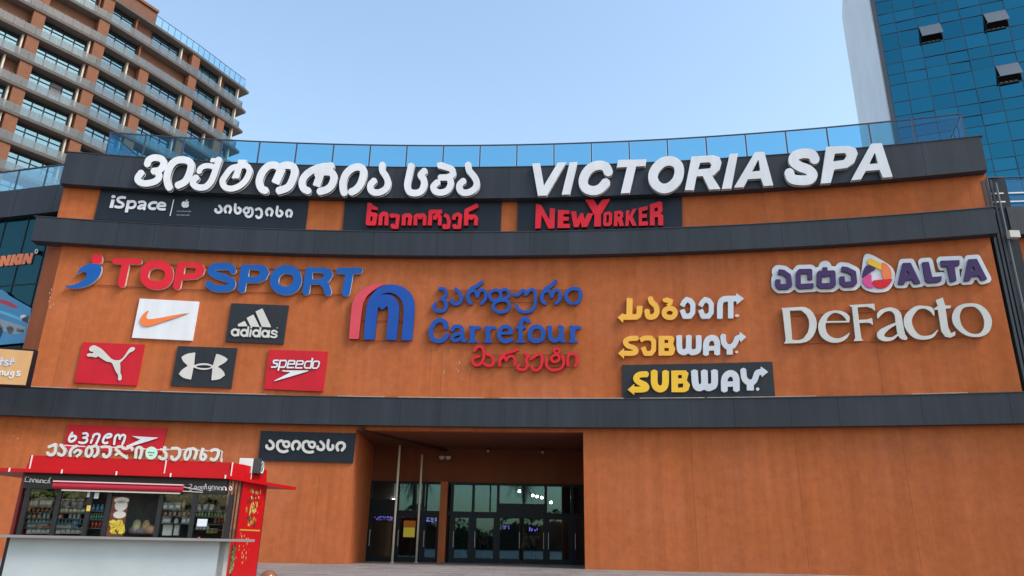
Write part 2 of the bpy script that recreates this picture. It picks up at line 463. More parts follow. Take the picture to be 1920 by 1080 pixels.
# splayed return at the left end of the middle storey
c0 = arc_pos(CRE, 0, 0); u = ray(66, 556); k = (c0.length + 1.1) / math.hypot(u.x, u.y); c1 = Vector((u.x * k, u.y * k, 0))
mb = MB(); back = Vector((-.1, .5, 0)); inn = Vector((.3, .5, 0))
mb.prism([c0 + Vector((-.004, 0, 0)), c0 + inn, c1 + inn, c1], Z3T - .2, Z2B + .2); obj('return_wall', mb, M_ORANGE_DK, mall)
# thin joints in the render, a wall's own expansion cuts
def joint(x0, y0, x1, y1, w_=.007):
    a0, z0 = ARC.pt(x0, y0); a1, z1 = ARC.pt(x1, y1)
    a = (a0 + a1) / 2; da = w_ / AR
    mb = MB(); mb.quad(arc_pos(a - da, min(z0, z1), .004), arc_pos(a + da, min(z0, z1), .004), arc_pos(a + da, max(z0, z1), .004), arc_pos(a - da, max(z0, z1), .004)); obj('expansion_joint', mb, mat('joint_dark', (.26, .07, .026), rough=.9), mall)  # joint line in a darker tone of the render
for q in [(150, 470, 104, 730), (808, 640, 806, 748), (828, 655, 826, 748), (882, 700, 881, 748), (1640, 560, 1648, 740), (1566, 475, 1569, 500), (806, 480, 806, 520), (1815, 330, 1822, 392), (470, 480, 463, 500), (1300, 810, 1303, 1065), (1500, 810, 1506, 1065), (1700, 800, 1715, 1070), (122, 790, 116, 850), (357, 795, 350, 850), (600, 870, 585, 1060), (1430, 344, 1432, 410)]: joint(*q)
# pale mortar patches and drips left on the render
mb = MB(); rnd = random.Random(4)
spots = [(rnd.gauss(855, 14), 650 + rnd.random() * 75, rnd.uniform(.02, .05), rnd.uniform(.03, .12)) for _ in range(9)] + [(rnd.gauss(96, 3), 540 + rnd.random() * 60, .03, .07) for _ in range(7)] + [(20 + i * 5, 795 + (i % 3) * 22, .035, .03) for i in range(4)] + [(33, 822, .05, .04), (33, 842, .03, .04)]
for x, y, a_, b_ in spots:
    a, z = ARC.pt(x, y, .005); i = len(mb.v); n = 9; ph = rnd.random() * 6
    for q in range(n):
        t = 2 * PI * q / n; rr = rnd.uniform(.6, 1.1)
        mb.v.append(tuple(arc_pos(a + a_ * rr * math.cos(t) / AR, z + b_ * rr * math.sin(t), .005)))
    mb.face(range(i, i + n))
obj('mortar_patch', mb, mat('pale_mortar', (.42, .24, .14), rough=.9), mall)

# slate bands: separate cladding sheets with open joints
def band(name, a0, a1, z0, z1, lb, dep=DB):
    mb = MB(); rr = random.Random(hash(name) % 97 if False else len(lb))
    a = a0
    mb.curved(a0, a1, z0, z1 - .01, -.2, dep - .03, 60, 1, 0)
    for f_ in mb.t: pass
    while a < a1 - 1e-4:
        b = min(a1, a + rr.uniform(1.6, 3.4) / AR)
        g = .005 / AR
        t = rr.uniform(.88, 1.12)
        i = len(mb.m); mb.curved(a + g, b - g, z0 - .012, z1, dep - .028, dep, 3, 0)
        mb.t[i:] = [t] * (len(mb.t) - i)
        a = b
    # metal cap on the band's top edge
    mb.curved(a0 - .1 / AR, a1 + .1 / AR, z1 + .003, z1 + .035, -.3, dep + .03, 60, 1)
    if z1 == Z3T:
        a = a0
        while a < a1 - .02:
            b = a + rr.uniform(1.5, 6) / AR
            if rr.random() < .62: mb.curved(a, b, z1 + .037, z1 + .062, .0, dep + .02, 4, 2)
            a = b + rr.uniform(.05, .8) / AR
    o = obj(name, mb, [M_SLATE, M_SLATE_SIDE, mat('pale_flashing', (.40, .34, .29), rough=.6, var=.2, vscale=3)], mall); o['label'] = lb
    return o
B1L, B1R = th(118, 316, DB), th(1846, 290, DB)
B2L, B2R = th(62, 430, DB), th(1868, 415, DB)
band('parapet_band', B1L, B1R, Z1B, Z1T, 'topmost slate band that carries the big white letters')
band('cladding_band', B2L, B2R, Z2B, Z2T, 'middle slate band under the black sign boards')
band('cladding_band', A_FAR_L, A_FAR_R, Z3B, Z3T, 'lowest slate band above the entrance')
# roof behind the parapet
mb = MB(); P = [arc_pos(B1L + (B1R - B1L) * k / 30, 0, -.1) for k in range(31)]
P += [Vector((30, 60, 0)), Vector((-22, 60, 0))]
mb.prism([(p.x, p.y) for p in P], Z1T - .6, Z1T - .35); obj('roof', mb, mat('roof_felt', (.12, .12, .12), rough=.9), mall)
# solid core so that the gaps behind the bands stay dark
mb = MB(); P = [arc_pos(CRE + .004 + (A_R - CRE - .008) * k / 20, 0, -.6) for k in range(21)] + [Vector((27, 58, 0)), Vector((-20, 58, 0))]
mb.prism([(p.x, p.y) for p in P], 6.2, Z1T - .7); obj('core', mb, M_SLATE_SIDE, mall)

# glass balustrade on the roof edge
M_BGLASS = glass('blue_glass', (.27, .60, .77), refl=.02, reflcol=(.7, .85, .95), graze=.2)
rail = obj('handrail', (lambda mb: (mb.curved(th(205, 252, .4), th(1803, 217, .4), 20.37, 20.43, .37, .43, 60), mb)[1])(MB()), M_BLKSTEEL, mall)
step = (th(1631, 250, .4) - th(484.9, 285, .4)) / 16; a0 = th(484.9, 285, .4)
aL, aR = th(203, 270, .4), th(1806, 235, .4)
ks = [k for k in range(-8, 24) if aL < a0 + k * step < aR]
angs = [aL] + [a0 + k * step for k in ks if a0 + k * step - aL > step * .3 and aR - (a0 + k * step) > step * .3] + [aR]
for q in angs:
    mb = MB(); mb.curved(q - .035 / AR, q + .035 / AR, Z1T + .036, 20.37, .37, .43, 1); obj('post', mb, M_BLKSTEEL, rail)
for q0, q1 in zip(angs, angs[1:]):
    mb = MB(); mb.curved(q0 + .05 / AR, q1 - .05 / AR, Z1T + .04, 20.34, .395, .405, 2); obj('glass_panel', mb, M_BGLASS, rail)
def flatpanel(mb, a, b, z0, z1, t=.006, m=0):
    a = Vector((a[0], a[1], 0)); b = Vector((b[0], b[1], 0)); d = (b - a).normalized(); n = Vector((-d.y, d.x, 0)) * t
    mb.hexa([a - n + Vector((0, 0, z0)), b - n + Vector((0, 0, z0)), b + n + Vector((0, 0, z0)), a + n + Vector((0, 0, z0)), a - n + Vector((0, 0, z1)), b - n + Vector((0, 0, z1)), b + n + Vector((0, 0, z1)), a + n + Vector((0, 0, z1))], m)
for A0, B0 in ((arc_pos(aL, 0, .4), arc_pos(aL, 0, .4) + Vector((.9, 8, 0))), (arc_pos(aR, 0, .4), arc_pos(aR, 0, .4) + Vector((.75, 2.2, 0)))):
    mb = MB(); flatpanel(mb, A0, B0, 20.36, 20.42, .03); obj('return_handrail', mb, M_BLKSTEEL, rail)
    for k in range(3):
        mb = MB(); flatpanel(mb, A0.lerp(B0, k / 3 + .01), A0.lerp(B0, (k + 1) / 3 - .01), Z1T + .04, 20.33); obj('glass_panel', mb, M_BGLASS, rail)
        mb = MB(); q = A0.lerp(B0, (k + 1) / 3); mb.box((q.x, q.y, 19.7), (.03, .03, .65)); obj('post', mb, M_BLKSTEEL, rail)

# ------------------------------------------------------------------ entrance recess
YG = 40.6
def gx(x, y=985):
    u = ray(x, y); return u.x * YG / u.y
def gz(y, x=890):
    u = ray(x, y); return CZ + u.z * YG / math.hypot(u.x, u.y) * math.hypot(u.x, u.y) / u.y
ZG, ZT = gz(905), gz(963)
XL, XR = gx(690), gx(1094) + 1.2
fl = arc_pos(EL_, 0, -WT); fr_ = arc_pos(ER_, 0, -WT)
M_RECESS = mat('recess_render_shaded', (.16, .044, .015), rough=.85, var=.12, vscale=.6, streak=.08, bump=.2)  # darker than the wall render: the recess shade is put into this colour
mb = MB(); mb.prism([(fl.x, fl.y - .004), (fl.x - .5, fl.y), (XL - .45, YG + .2), (XL, YG + .2)], 0, SOF); obj('recess_wall', mb, M_ORANGE, mall)
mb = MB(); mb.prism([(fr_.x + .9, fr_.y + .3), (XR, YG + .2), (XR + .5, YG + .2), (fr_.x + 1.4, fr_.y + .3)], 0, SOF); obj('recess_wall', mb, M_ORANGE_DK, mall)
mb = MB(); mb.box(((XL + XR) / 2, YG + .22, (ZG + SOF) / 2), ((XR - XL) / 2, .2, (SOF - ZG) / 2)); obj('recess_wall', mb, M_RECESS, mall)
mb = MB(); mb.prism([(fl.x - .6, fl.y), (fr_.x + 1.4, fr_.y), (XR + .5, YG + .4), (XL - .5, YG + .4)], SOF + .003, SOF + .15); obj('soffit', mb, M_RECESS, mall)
# diagonal edge beam with two round posts
def gp(x, y, d):
    u = ray(x, y); k = d / math.hypot(u.x, u.y); return Vector((u.x * k, u.y * k, CZ + u.z * k))
b0 = gp(676, 808, 34.6); b1 = gp(838, 855, 40.9); b1.z = b0.z - .1
mb = MB(); dd = (b1 - b0); dd.z = 0; dd.normalize(); nn = Vector((-dd.y, dd.x, 0)) * .09
mb.hexa([b0 - nn, b1 - nn, b1 + nn, b0 + nn] + [q + Vector((0, 0, .16)) for q in (b0 - nn, b1 - nn, b1 + nn, b0 + nn)])
obj('edge_beam', mb, mat('beam_brown', (.05, .018, .012), rough=.6), mall)
for (x0, y0, y1, d) in ((735, 1056, 844, 37.6), (780, 1055, 862, 39.2)):
    p = gp(x0, y0, d); tz = gp(x0 + (y0 - y1) * .05, y1, d).z
    mb = MB(); mb.bar((p.x, p.y, 0), (p.x, p.y, tz + .25), .055, 14); mb.bar((p.x, p.y, .001), (p.x, p.y, .03), .12, 14); obj('column', mb, M_STEEL, mall, True)
# pilaster
x0, x1 = gx(824, 1000), gx(836, 1000)
mb = MB(); mb.box(((x0 + x1) / 2, YG - .22, ZG / 2), ((x1 - x0) / 2 + .02, .22, ZG / 2)); obj('pilaster', mb, mat('pilaster_render', (.36, .10, .03), rough=.85, var=.1, streak=.1), mall)

M_EGLASS = glass('entrance_glass', (.55, .58, .60), refl=.085, reflcol=(.34, .72, .96), graze=.2)
M_INT = mat('hall_dark', (.035, .03, .028), rough=.7, var=.2)
glz = thing('entrance_glazing', 'tall dark framed glass front of the entrance, with transom panes above the doors', 'glazing', ((XL + XR) / 2, YG, 0))
def fbar(x0, x1, z0, z1, parent, name='frame', y=YG, t=.07, m=M_DKFRAME):
    mb = MB(); mb.box(((x0 + x1) / 2, y, (z0 + z1) / 2), ((x1 - x0) / 2, t, (z1 - z0) / 2)); return obj(name, mb, m, parent)
def pane(x0, x1, z0, z1, parent, y=YG, name='pane'):
    mb = MB(); mb.box(((x0 + x1) / 2, y, (z0 + z1) / 2), ((x1 - x0) / 2, .006, (z1 - z0) / 2)); return obj(name, mb, M_EGLASS, parent)
BL = [(690, 743), (743, 791), (791, 826)]; BRt = [(846, 886), (886, 933), (933, 1023), (1023, 1073), (1073, 1105)]
fbar(XL, XR, ZG - .13, ZG, glz); fbar(XL, XR, ZT - .09, ZT + .09, glz)
mull = sorted(set([a for a, b in BL + BRt] + [826]))
for xm in mull:
    c = gx(xm); fbar(c - .075, c + .075, .0, ZG - .13, glz, 'mullion', YG - .003, .085)
def xin(a): return gx(a)
for a, b in BL + BRt:
    p0, p1 = gx(a) + .075, gx(b) - .075
    if (a, b) == (933, 1023):
        zb = gz(943); pane(p0, p1, zb, ZG - .13, glz); fbar(p0, p1, ZT - .15, zb, glz, 'header_box', YG - .01, .1)
    elif (a, b) == (886, 933):
        c = gx(918); pane(p0, c - .04, ZT + .09, ZG - .13, glz); pane(c + .04, p1, ZT + .09, ZG - .13, glz); fbar(c - .04, c + .04, ZT + .09, ZG - .13, glz, 'mullion')
    elif (a, b) == (690, 743):
        zb = gz(939); pane(p0, p1, zb, ZG - .13, glz); fbar(p0, p1, ZT + .09, zb, glz, 'spandrel', YG, .04)
    else: pane(p0, p1, ZT + .09, ZG - .13, glz)
def door(a, b, lb, leaf=1):
    p0, p1 = gx(a) + .08, gx(b) - .08; zt = ZT - .095 if leaf == 1 else ZT - .155
    d = thing('glass_door', lb, 'door', ((p0 + p1) / 2, YG, 0), 'glazed doors of the entrance')
    st = .13 if leaf == 1 else .05
    mb = MB()
    for (u0, u1, v0, v1) in ((p0, p0 + st, .02, zt), (p1 - st, p1, .02, zt), (p0 + st, p1 - st, .02, .24), (p0 + st, p1 - st, zt - st, zt)):
        mb.box(((u0 + u1) / 2, YG - .02, (v0 + v1) / 2), ((u1 - u0) / 2, .035, (v1 - v0) / 2))
    obj('frame', mb, M_DKFRAME, d); pane(p0 + st, p1 - st, .24, zt - st, d, YG - .02)
    mb = MB(); hx = p0 + st * .5 if leaf == 1 else (p1 - .03)
    mb.bar((hx, YG - .10, .75), (hx, YG - .10, 1.55), .016, 8); mb.bar((hx, YG - .05, .8), (hx, YG - .10, .8), .012, 6); mb.bar((hx, YG - .05, 1.5), (hx, YG - .10, 1.5), .012, 6)
    obj('handle', mb, M_STEEL, d)
for a, b, lb in ((690, 743, 'glass door at the far left of the entrance, beside the orange side wall'), (743, 791, 'glass door between the two pale round posts'), (791, 826, 'glass door just left of the orange pilaster'),
                 (846, 886, 'glass door just right of the orange pilaster, a plant behind it'), (886, 933, 'glass door just left of the sliding doors'),
                 (1023, 1073, 'glass door just right of the sliding doors'), (1073, 1105, 'narrow glass door at the right edge of the entrance')): door(a, b, lb)
door(933, 978, 'left leaf of the wide sliding glass door under the dark box', 2); door(978, 1023, 'right leaf of the wide sliding glass door under the dark box', 2)
# the hall behind the glass
hall = thing('entrance_hall', 'dark lobby seen through the entrance glass', 'lobby', ((XL + XR) / 2, 47, 0))
mb = MB(); yb = 54
mb.quad((XL, YG + .3, .004), (XR, YG + .3, .004), (XR, yb, .004), (XL, yb, .004)); obj('hall_floor', mb, mat('hall_tile', (.10, .09, .085), rough=.25), hall)
mb = MB(); mb.box(((XL + XR) / 2, yb, 2.6), ((XR - XL) / 2, .1, 2.6)); obj('hall_wall', mb, M_INT, hall)
for xx in (XL - .1, XR + .1):
    mb = MB(); mb.box((xx, (YG + yb) / 2 + .2, 2.6), (.1, (yb - YG) / 2, 2.6)); obj('hall_wall', mb, M_INT, hall)
mb = MB(); mb.box(((XL + XR) / 2, (YG + yb) / 2 + .3, 5.25), ((XR - XL) / 2, (yb - YG) / 2, .05)); obj('hall_ceiling', mb, mat('hall_ceiling_white', (.42, .40, .36), rough=.8), hall)
mb = MB(); mb.box((-5.6, 47, 1.45), (2.0, .1, 1.4)); mb.box((3.2, 49, 1.4), (1.6, .1, 1.35)); obj('partition', mb, mat('hall_brown', (.09, .045, .03), rough=.6, var=.3), hall)

# ------------------------------------------------------------------ signs on the mall front
PD = DB + .02                                            # face of the slate bands
s = Sign('letter_sign', 'big white slanted Georgian letters on the left of the top slate band', ARC, (575, 330), PD)
VI = dict(d0=PD, d1=PD + .21, mf=M_WHITE, ms=M_WHITE, channel=(1.1, M_DARKRET, M_WHITE), res=85)
VI['ms'] = M_DARKRET
for z, g in [
 ('A', ['s 61 862,240 880,195 935,174 1000,190 1014,240 978,288 915,300', 's 59 950,298 974,345 938,392 850,412 790,395 776,360 814,306']),
 ('A', ['s 65 1068,452 1052,415 1046,345 1075,255 1130,203 1200,194 1256,214 1267,265 1240,350 1205,400 1138,432']),
 ('R', ['s 126 772,234 705,430 655,580 590,715 500,805 400,828 290,802 234,742 258,662 305,622', 's 106 690,420 580,388 480,390 395,432 352,512', 'p 605,228 705,235 665,320 578,308']),
 ('R', ['sc 119 1180,395 1010,445 880,605 830,700 860,795 950,845 1060,842 1190,785 1300,680 1370,540 1372,445 1300,378', 'p 1150,262 1335,268 1290,335 1240,400 1165,640 1015,640 1120,400 1145,320']),
 ('B', ['s 67 582,478 540,458 520,395 545,315 600,255 660,243 708,268', 'l 76 728,275 668,410', 's 68 700,272 760,245 828,255 846,305 822,390 780,450 690,482']),
 ('B', ['s 65 975,482 930,458 914,405 940,345 1010,290 1100,258 1198,250', 'l 68 1090,310 1045,436', 's 67 1050,335 1120,305 1188,315 1208,362 1185,430 1140,468 1070,488']),
 ('B', ['s 67 1304,500 1294,465 1292,400 1322,322 1385,268 1450,262 1480,295 1474,360 1445,430 1405,472 1365,492']),
 ('C', ['s 59 280,232 278,290 312,345 331,400 315,455 265,490 210,495 173,470 171,425 208,382']),
 ('C', ['s 61 548,235 525,340 510,430 532,488 590,500 640,478 664,420 658,370 634,335 672,292']),
 ('C', ['s 58 800,242 870,262 920,284 926,330 880,354 805,358', 's 58 880,350 910,400 884,470 820,496 766,482 750,440 792,396', 'p 775,225 835,215 870,250 830,270']),
 ('C', ['s 59 1069,232 1078,290 1122,345 1148,400 1135,455 1085,490 1030,497 993,470 991,425 1030,384']),
]: s.glyph(z, g, **VI)
s = Sign('letter_sign', 'big white slanted Latin letters reading VICTORIA SPA on the right of the top slate band', ARC, (1335, 330), PD)
VL = dict(d0=PD, d1=PD + .21, mf=M_WHITE, ms=M_GREYRET, channel=(.5, M_GREYRET, M_WHITE), res=85)
for z, g in [
 ('D', ['p 235,228 308,225 343,432 470,220 550,216 370,523 288,525']), ('D', ['p 580,218 652,212 582,513 506,515']),
 ('D', ['s 84 938,312 912,260 850,243 775,268 722,330 704,400 730,456 795,478 862,458 920,396']),
 ('D', ['p 1028,195 1287,190 1278,250 1190,256 1132,498 1050,503 1108,260 1012,265']),
 ('D', ['sc 88 1347,340 1375,272 1440,215 1515,205 1575,240 1589,310 1562,390 1495,448 1425,455 1365,410']),
 ('E', ['p 75,240 260,230 310,245 328,290 315,345 265,395 248,402 320,514 225,518 170,405 118,408 95,524 18,524', '-p 148,292 225,288 245,310 230,340 130,350']),
 ('E', ['p 397,218 467,213 412,510 330,515']), ('E', ['p 610,203 688,200 765,483 685,490 660,425 550,432 515,498 432,503', '-p 640,262 655,360 585,368']),
 ('E', ['s 82 1118,270 1090,224 1020,213 950,235 935,280 985,322 1060,352 1098,395 1065,435 985,440 920,424 898,370']),
 ('E', ['p 1212,158 1400,150 1460,170 1478,215 1450,290 1390,335 1280,350 1250,462 1165,468', '-p 1285,215 1370,210 1385,235 1360,270 1270,282']),
 ('E', ['p 1590,132 1680,127 1772,412 1690,418 1662,352 1545,362 1505,432 1420,442', '-p 1622,205 1648,298 1575,304']),
]: s.glyph(z, g, **VL)

def board_sign(name, label, corners, z, at, m, dd=.11):
    s = Sign(name, label, ARC, at, 0); s.board(corners, .0, dd, m, M_SLATE_SIDE if m in (M_BOARD, M_BOARD2) else None, z=z); return s
T_ = dict(mf=M_WHITE, ms=M_DARKRET, res=60, halo=.4)
s = board_sign('sign_board', 'long charcoal board with small white Latin and Georgian words and a fruit emblem', '189,354.7 578.6,371.6 572.5,430.3 176.5,410.6', 'X', (375, 392), M_BOARD)
D2 = dict(d0=.112, d1=.16)
for z, g in [
 ('a', ['p 168,170 245,172 205,360 120,358', 'q 178,80 215,68 262,90 250,135 172,133']), ('a', ['s 60 484,130 420,120 345,132 312,172 335,215 418,258 436,300 400,338 330,346 244,328']),
 ('a', ['p 525,185 590,185 545,465 470,462', 's 58 560,242 615,216 680,218 712,262 700,320 650,355 600,360 552,346']), ('a', ['s 56 788,236 850,220 908,226 938,264 926,330 912,400', 's 48 920,300 850,302 788,338 780,368 830,376 908,350']),
 ('a', ['s 62 1195,242 1120,238 1054,268 1026,315 1046,362 1100,382 1165,374']), ('a', ['l 46 1235,318 1400,318', 's 56 1384,322 1382,274 1330,248 1270,254 1224,302 1222,350 1262,384 1330,394 1388,390']),
 ('W', ['l 9 705,97 669,258'])]: s.glyph(z, g, **D2, **T_)
s.glyph('W', ['q 822,122 838,114 852,122 846,138 853,156 842,174 828,178 816,176 802,178 786,166 780,146 788,124 804,116', '-q 868,138 858,126 848,138 858,152', 'q 820,114 824,104 838,98 834,110'], name='emblem', **D2, **T_)
mbx = []
for yy, x0, x1 in ((212, 735, 872), (248, 733, 858)):
    n = 13; mbx.append('s 4 ' + ' '.join('%.1f,%.1f' % (x0 + (x1 - x0) * i / n, yy + 3 * i / n + (4 if i % 2 else -4) + (2 if i % 3 else -2)) for i in range(n + 1)))
s.glyph('W', mbx, .112, .118, mat('dim_print', (.28, .30, .33)), M_DARKRET, name='fine_print')
for g in [['sr 26 1150,162 1168,190 1163,215 1136,226 1112,210 1113,196'], ['sr 25 1210,222 1200,192 1220,164 1248,166 1260,195 1248,226'], ['sr 25 1304,146 1302,210 1320,232 1345,226 1355,198 1336,180'],
          ['sc 23 1412,178 1385,205 1402,232 1430,222 1434,198', 'sr 23 1430,186 1455,182 1470,202 1468,240 1448,264 1422,266 1404,248'], ['sr 25 1507,198 1530,188 1554,202 1561,236 1550,268 1525,277 1509,262'],
          ['sr 25 1615,250 1604,222 1620,192 1646,190 1664,216 1652,253'], ['sr 25 1714,170 1706,236 1725,261 1750,254 1760,228 1742,208'], ['sr 25 1810,262 1800,236 1814,206 1840,206 1852,234 1840,263']]: s.glyph('W', g, **D2, **T_)

R_ = dict(d0=.112, d1=.30, mf=M_RED, ms=M_REDRET, res=60)
s = board_sign('sign_board', 'charcoal board with raised red Georgian letters under the white Georgian sign', '647,373 940.6,374 938.6,435 642.7,432.6', 'X', (793, 405), M_BOARD)
for g in [['l 40 164,592 145,778 202,780 214,702 165,694', 'p 145,585 238,636 236,658 178,650'], ['l 37 258,797 266,710 285,690 313,692 320,715 314,797'], ['l 34 362,690 366,712 395,707 424,712 411,814 376,812 372,785'],
          ['l 37 474,797 478,712 495,705 528,705 537,720 528,797'], ['l 34 582,797 586,715 605,705 626,708 628,740', 'l 34 626,740 628,706 658,703 670,720 666,797'], ['l 38 828,672 725,672 714,797', 'l 34 762,745 766,715 798,706 810,720 806,797'],
          ['l 34 850,700 880,718 894,760 884,814 850,816 848,788'], ['l 34 935,745 942,708 975,695 998,707 988,814 946,814 940,790'], ['l 40 1158,612 1055,662 1049,797', 'l 34 1055,735 1090,715 1128,715 1143,730 1138,797', 'l 30 1100,712 1098,745']]: s.glyph('C', g, **R_)
s = board_sign('sign_board', 'charcoal board with raised red Latin letters, a tall Y in the middle', '971,375 1278.4,365 1279.6,427.6 970,435', 'X', (1125, 405), M_BOARD)
for g in [['p 270,600 318,610 392,745 398,638 445,643 440,825 385,828 322,700 312,825 262,828'], ['p 472,655 578,660 575,695 525,692 523,718 572,719 570,754 522,755 520,783 582,785 582,822 468,822'],
          ['p 590,668 640,668 650,745 678,685 705,685 715,745 745,685 797,688 742,812 690,815 682,765 660,815 618,815'], ['p 722,560 802,560 835,620 885,558 955,555 868,700 868,808 805,810 808,705'],
          ['p 905,675 950,668 972,690 968,785 945,805 900,805 888,785 892,690', '-p 920,702 942,702 939,772 916,774'], ['p 992,668 1050,662 1072,680 1072,720 1060,735 1082,802 1040,805 1020,745 1020,805 985,805', '-p 1022,695 1042,692 1042,715 1022,718'],
          ['p 1098,662 1130,658 1128,715 1160,648 1198,642 1158,715 1198,800 1160,803 1125,742 1124,803 1092,805'], ['p 1215,638 1295,618 1298,655 1245,668 1245,694 1290,692 1290,726 1245,730 1245,764 1300,760 1300,798 1215,802'],
          ['p 1318,605 1410,575 1432,590 1435,660 1415,690 1440,705 1442,798 1395,798 1392,720 1362,722 1362,798 1318,800', '-p 1362,640 1390,630 1392,665 1362,672']]: s.glyph('D', g, **R_)

M_PALE = mat('letter_edge_pale', (.62, .50, .44), rough=.4); M_PALEB = mat('letter_edge_paleblue', (.42, .50, .58), rough=.4)
s = Sign('letter_sign', 'rounded red and blue letters with a leaning figure emblem', ARC, (400, 525), 0)
s.bars('F', ['490,152 1580,213', '360,392 1560,450'], .06, .022); s.bars('G', ['20,212 1390,252', '0,450 1450,497'], .06, .022)
rd = dict(d0=.08, d1=.23, mf=M_RED, ms=M_PALE); bl = dict(d0=.08, d1=.23, mf=M_BLUE, ms=M_PALEB)
s.glyph('F', ['q 443,86 485,96 497,138 485,178 443,190 398,180 386,140 398,98'], name='emblem', **rd)
s.glyph('F', ['q 240,290 268,238 330,196 410,182 470,198 488,240 470,300 430,350 370,395 290,425 200,435 112,412 190,402 262,376 318,338 336,300 322,266 285,266'], name='emblem', **bl)
for g in [['lr 60 625,160 866,163', 'lr 76 735,175 690,388'], ['sc 86 920,300 945,232 1000,196 1065,190 1130,213 1172,270 1165,340 1120,388 1050,405 975,392 930,350'],
          ['p 1255,168 1440,170 1510,190 1537,240 1515,300 1450,340 1300,350', '-p 1335,218 1430,225 1445,250 1420,285 1320,292', 'lr 78 1292,207 1250,412']]: s.glyph('F', g, **rd)
for g in [['sr 70 303,255 270,216 190,210 110,222 86,265 130,300 240,335 297,375 280,422 200,438 110,428 62,395'], ['p 385,197 580,195 650,220 675,275 640,345 570,377 440,380', '-p 475,240 560,250 582,280 555,315 460,318', 'lr 76 425,233 394,442'],
          ['sc 86 725,355 750,285 810,247 875,245 930,268 960,330 948,398 905,442 840,460 772,442 735,405'], ['p 1040,222 1230,225 1300,245 1320,300 1285,355 1240,390 1060,395', '-p 1115,270 1210,280 1232,308 1205,338 1110,345', 'lr 72 1080,256 1045,467', 'lr 72 1215,375 1250,412 1268,474'],
          ['lr 60 1382,258 1588,255', 'lr 80 1488,268 1450,476']]: s.glyph('G', g, **bl)

s = board_sign('sign_board', 'white board with an orange curved tick', '875,538 1475,570 1405,965 795,935', 'F', (310, 600), M_WHITE)
s.glyph('F', ['p 965,655 945,698 940,722 948,740 968,748 1010,744 1100,730 1200,710 1380,680 1250,728 1120,772 1000,810 965,819 930,820 900,810 882,790 876,765 884,735 905,702 930,678'], .112, .165, M_ORG, mat('edge_taupe', (.35, .27, .23)), name='emblem')
s = board_sign('sign_board', 'dark grey board with three slanted white bars over a small word', '290,585 870,608 815,998 230,975', 'G', (480, 607), M_BOARD2)
C_ = dict(d0=.112, d1=.165, mf=M_CREAM, ms=M_DARKRET, res=60)
s.glyph('G', ['p 535,670 605,638 695,830 600,825', 'p 445,735 515,700 578,828 485,822', 'p 355,800 425,765 455,818 360,822'], name='emblem', **C_)
for g in [['sc 56 210,234 152,257 130,305 152,358 210,382 266,358 288,305 266,257', 'l 48 302,222 285,400'], ['sc 56 435,246 380,269 357,320 380,370 435,392 488,370 510,320 488,267', 'l 48 540,160 510,415'], ['l 48 605,235 575,420', 'q 612,160 635,185 612,210 588,185'],
          ['sc 56 735,254 682,277 657,330 682,383 735,403 788,383 810,330 788,277', 'l 48 843,175 812,430'], ['sc 54 955,264 902,287 882,340 902,393 955,413 1008,393 1028,340 1008,287', 'l 46 1058,250 1035,440'], ['s 44 1255,312 1200,268 1142,272 1120,305 1150,338 1225,364 1238,398 1200,428 1140,424 1085,402']]: s.glyph('c', g, halo=.7, **C_)
s.glyph('G', ['q 755,830 761,836 755,842 749,836'], name='mark', **C_)
s = board_sign('sign_board', 'red board with a white leaping cat', '300,115 920,140 840,555 210,525', 'H', (205, 683), M_REDB)
s.glyph('H', ['q 362,190 375,162 410,148 440,158 490,186 540,235 590,285 640,300 690,288 730,240 770,182 805,166 828,180 810,206 770,226 730,272 692,312 676,328 680,370 680,425 692,460 690,494 674,506 656,494 655,450 630,410 605,350 584,322 540,312 500,290 455,262 430,272 385,262 350,262 340,242 365,228 395,230 405,216 375,208'], .112, .165, M_CREAM, M_DARKRET, name='emblem', res=90)
s = board_sign('sign_board', 'dark grey board with two crossed silver arcs', '1262,155 1860,176 1797,581 1190,555', 'H', (381, 690), M_BOARD2)
s.glyph('H', ['p 1438,220 1370,230 1330,245 1298,265 1303,290 1318,315 1362,355 1425,350', 'p 1362,355 1310,390 1285,415 1270,440 1305,470 1340,485 1395,495 1420,370 1430,350', 'p 1650,235 1695,246 1735,265 1765,288 1755,308 1735,325 1665,365 1615,352', 'p 1665,365 1705,392 1728,420 1738,452 1690,488 1650,498 1600,502 1612,372 1618,350',
               'q 1520,330 1580,338 1630,364 1580,388 1520,396 1460,386 1408,362 1460,338', '-q 1524,348 1572,352 1600,365 1572,377 1524,380 1470,374 1448,364 1470,353'], .112, .165, M_CREAM, M_DARKRET, name='emblem', res=110)
s = board_sign('sign_board', 'red board with a small white word above a white bent arrow', '672,515 1265,535 1215,940 620,915', 'I', (554, 695), M_REDB)
w_ = dict(d0=.112, d1=.165, mf=M_WHITE, ms=M_REDRET, res=60)
for g in [['l 38 300,208 192,208 165,240 178,276 268,290 262,342 225,373 110,373'], ['l 42 340,200 286,465', 'l 36 335,212 478,212 490,236 468,342 435,376 305,376'], ['l 36 530,300 688,296 698,232 680,216 560,216 538,250 510,386 680,386'], ['l 36 740,305 892,302 908,238 890,222 770,222 747,255 718,392 888,394'],
          ['l 42 1140,150 1086,412', 'l 36 1120,233 1000,233 957,262 936,360 960,396 1090,398'], ['lc 36 1180,232 1288,232 1306,262 1284,360 1240,402 1150,402 1138,374 1160,262']]: s.glyph('b', g, halo=.5, **w_)
s.glyph('b', ['p 385,455 1075,458 960,500 620,600 190,728 195,705 600,500 520,492 385,482'], .112, .165, M_WHITE, M_REDRET, name='emblem', halo=.5)

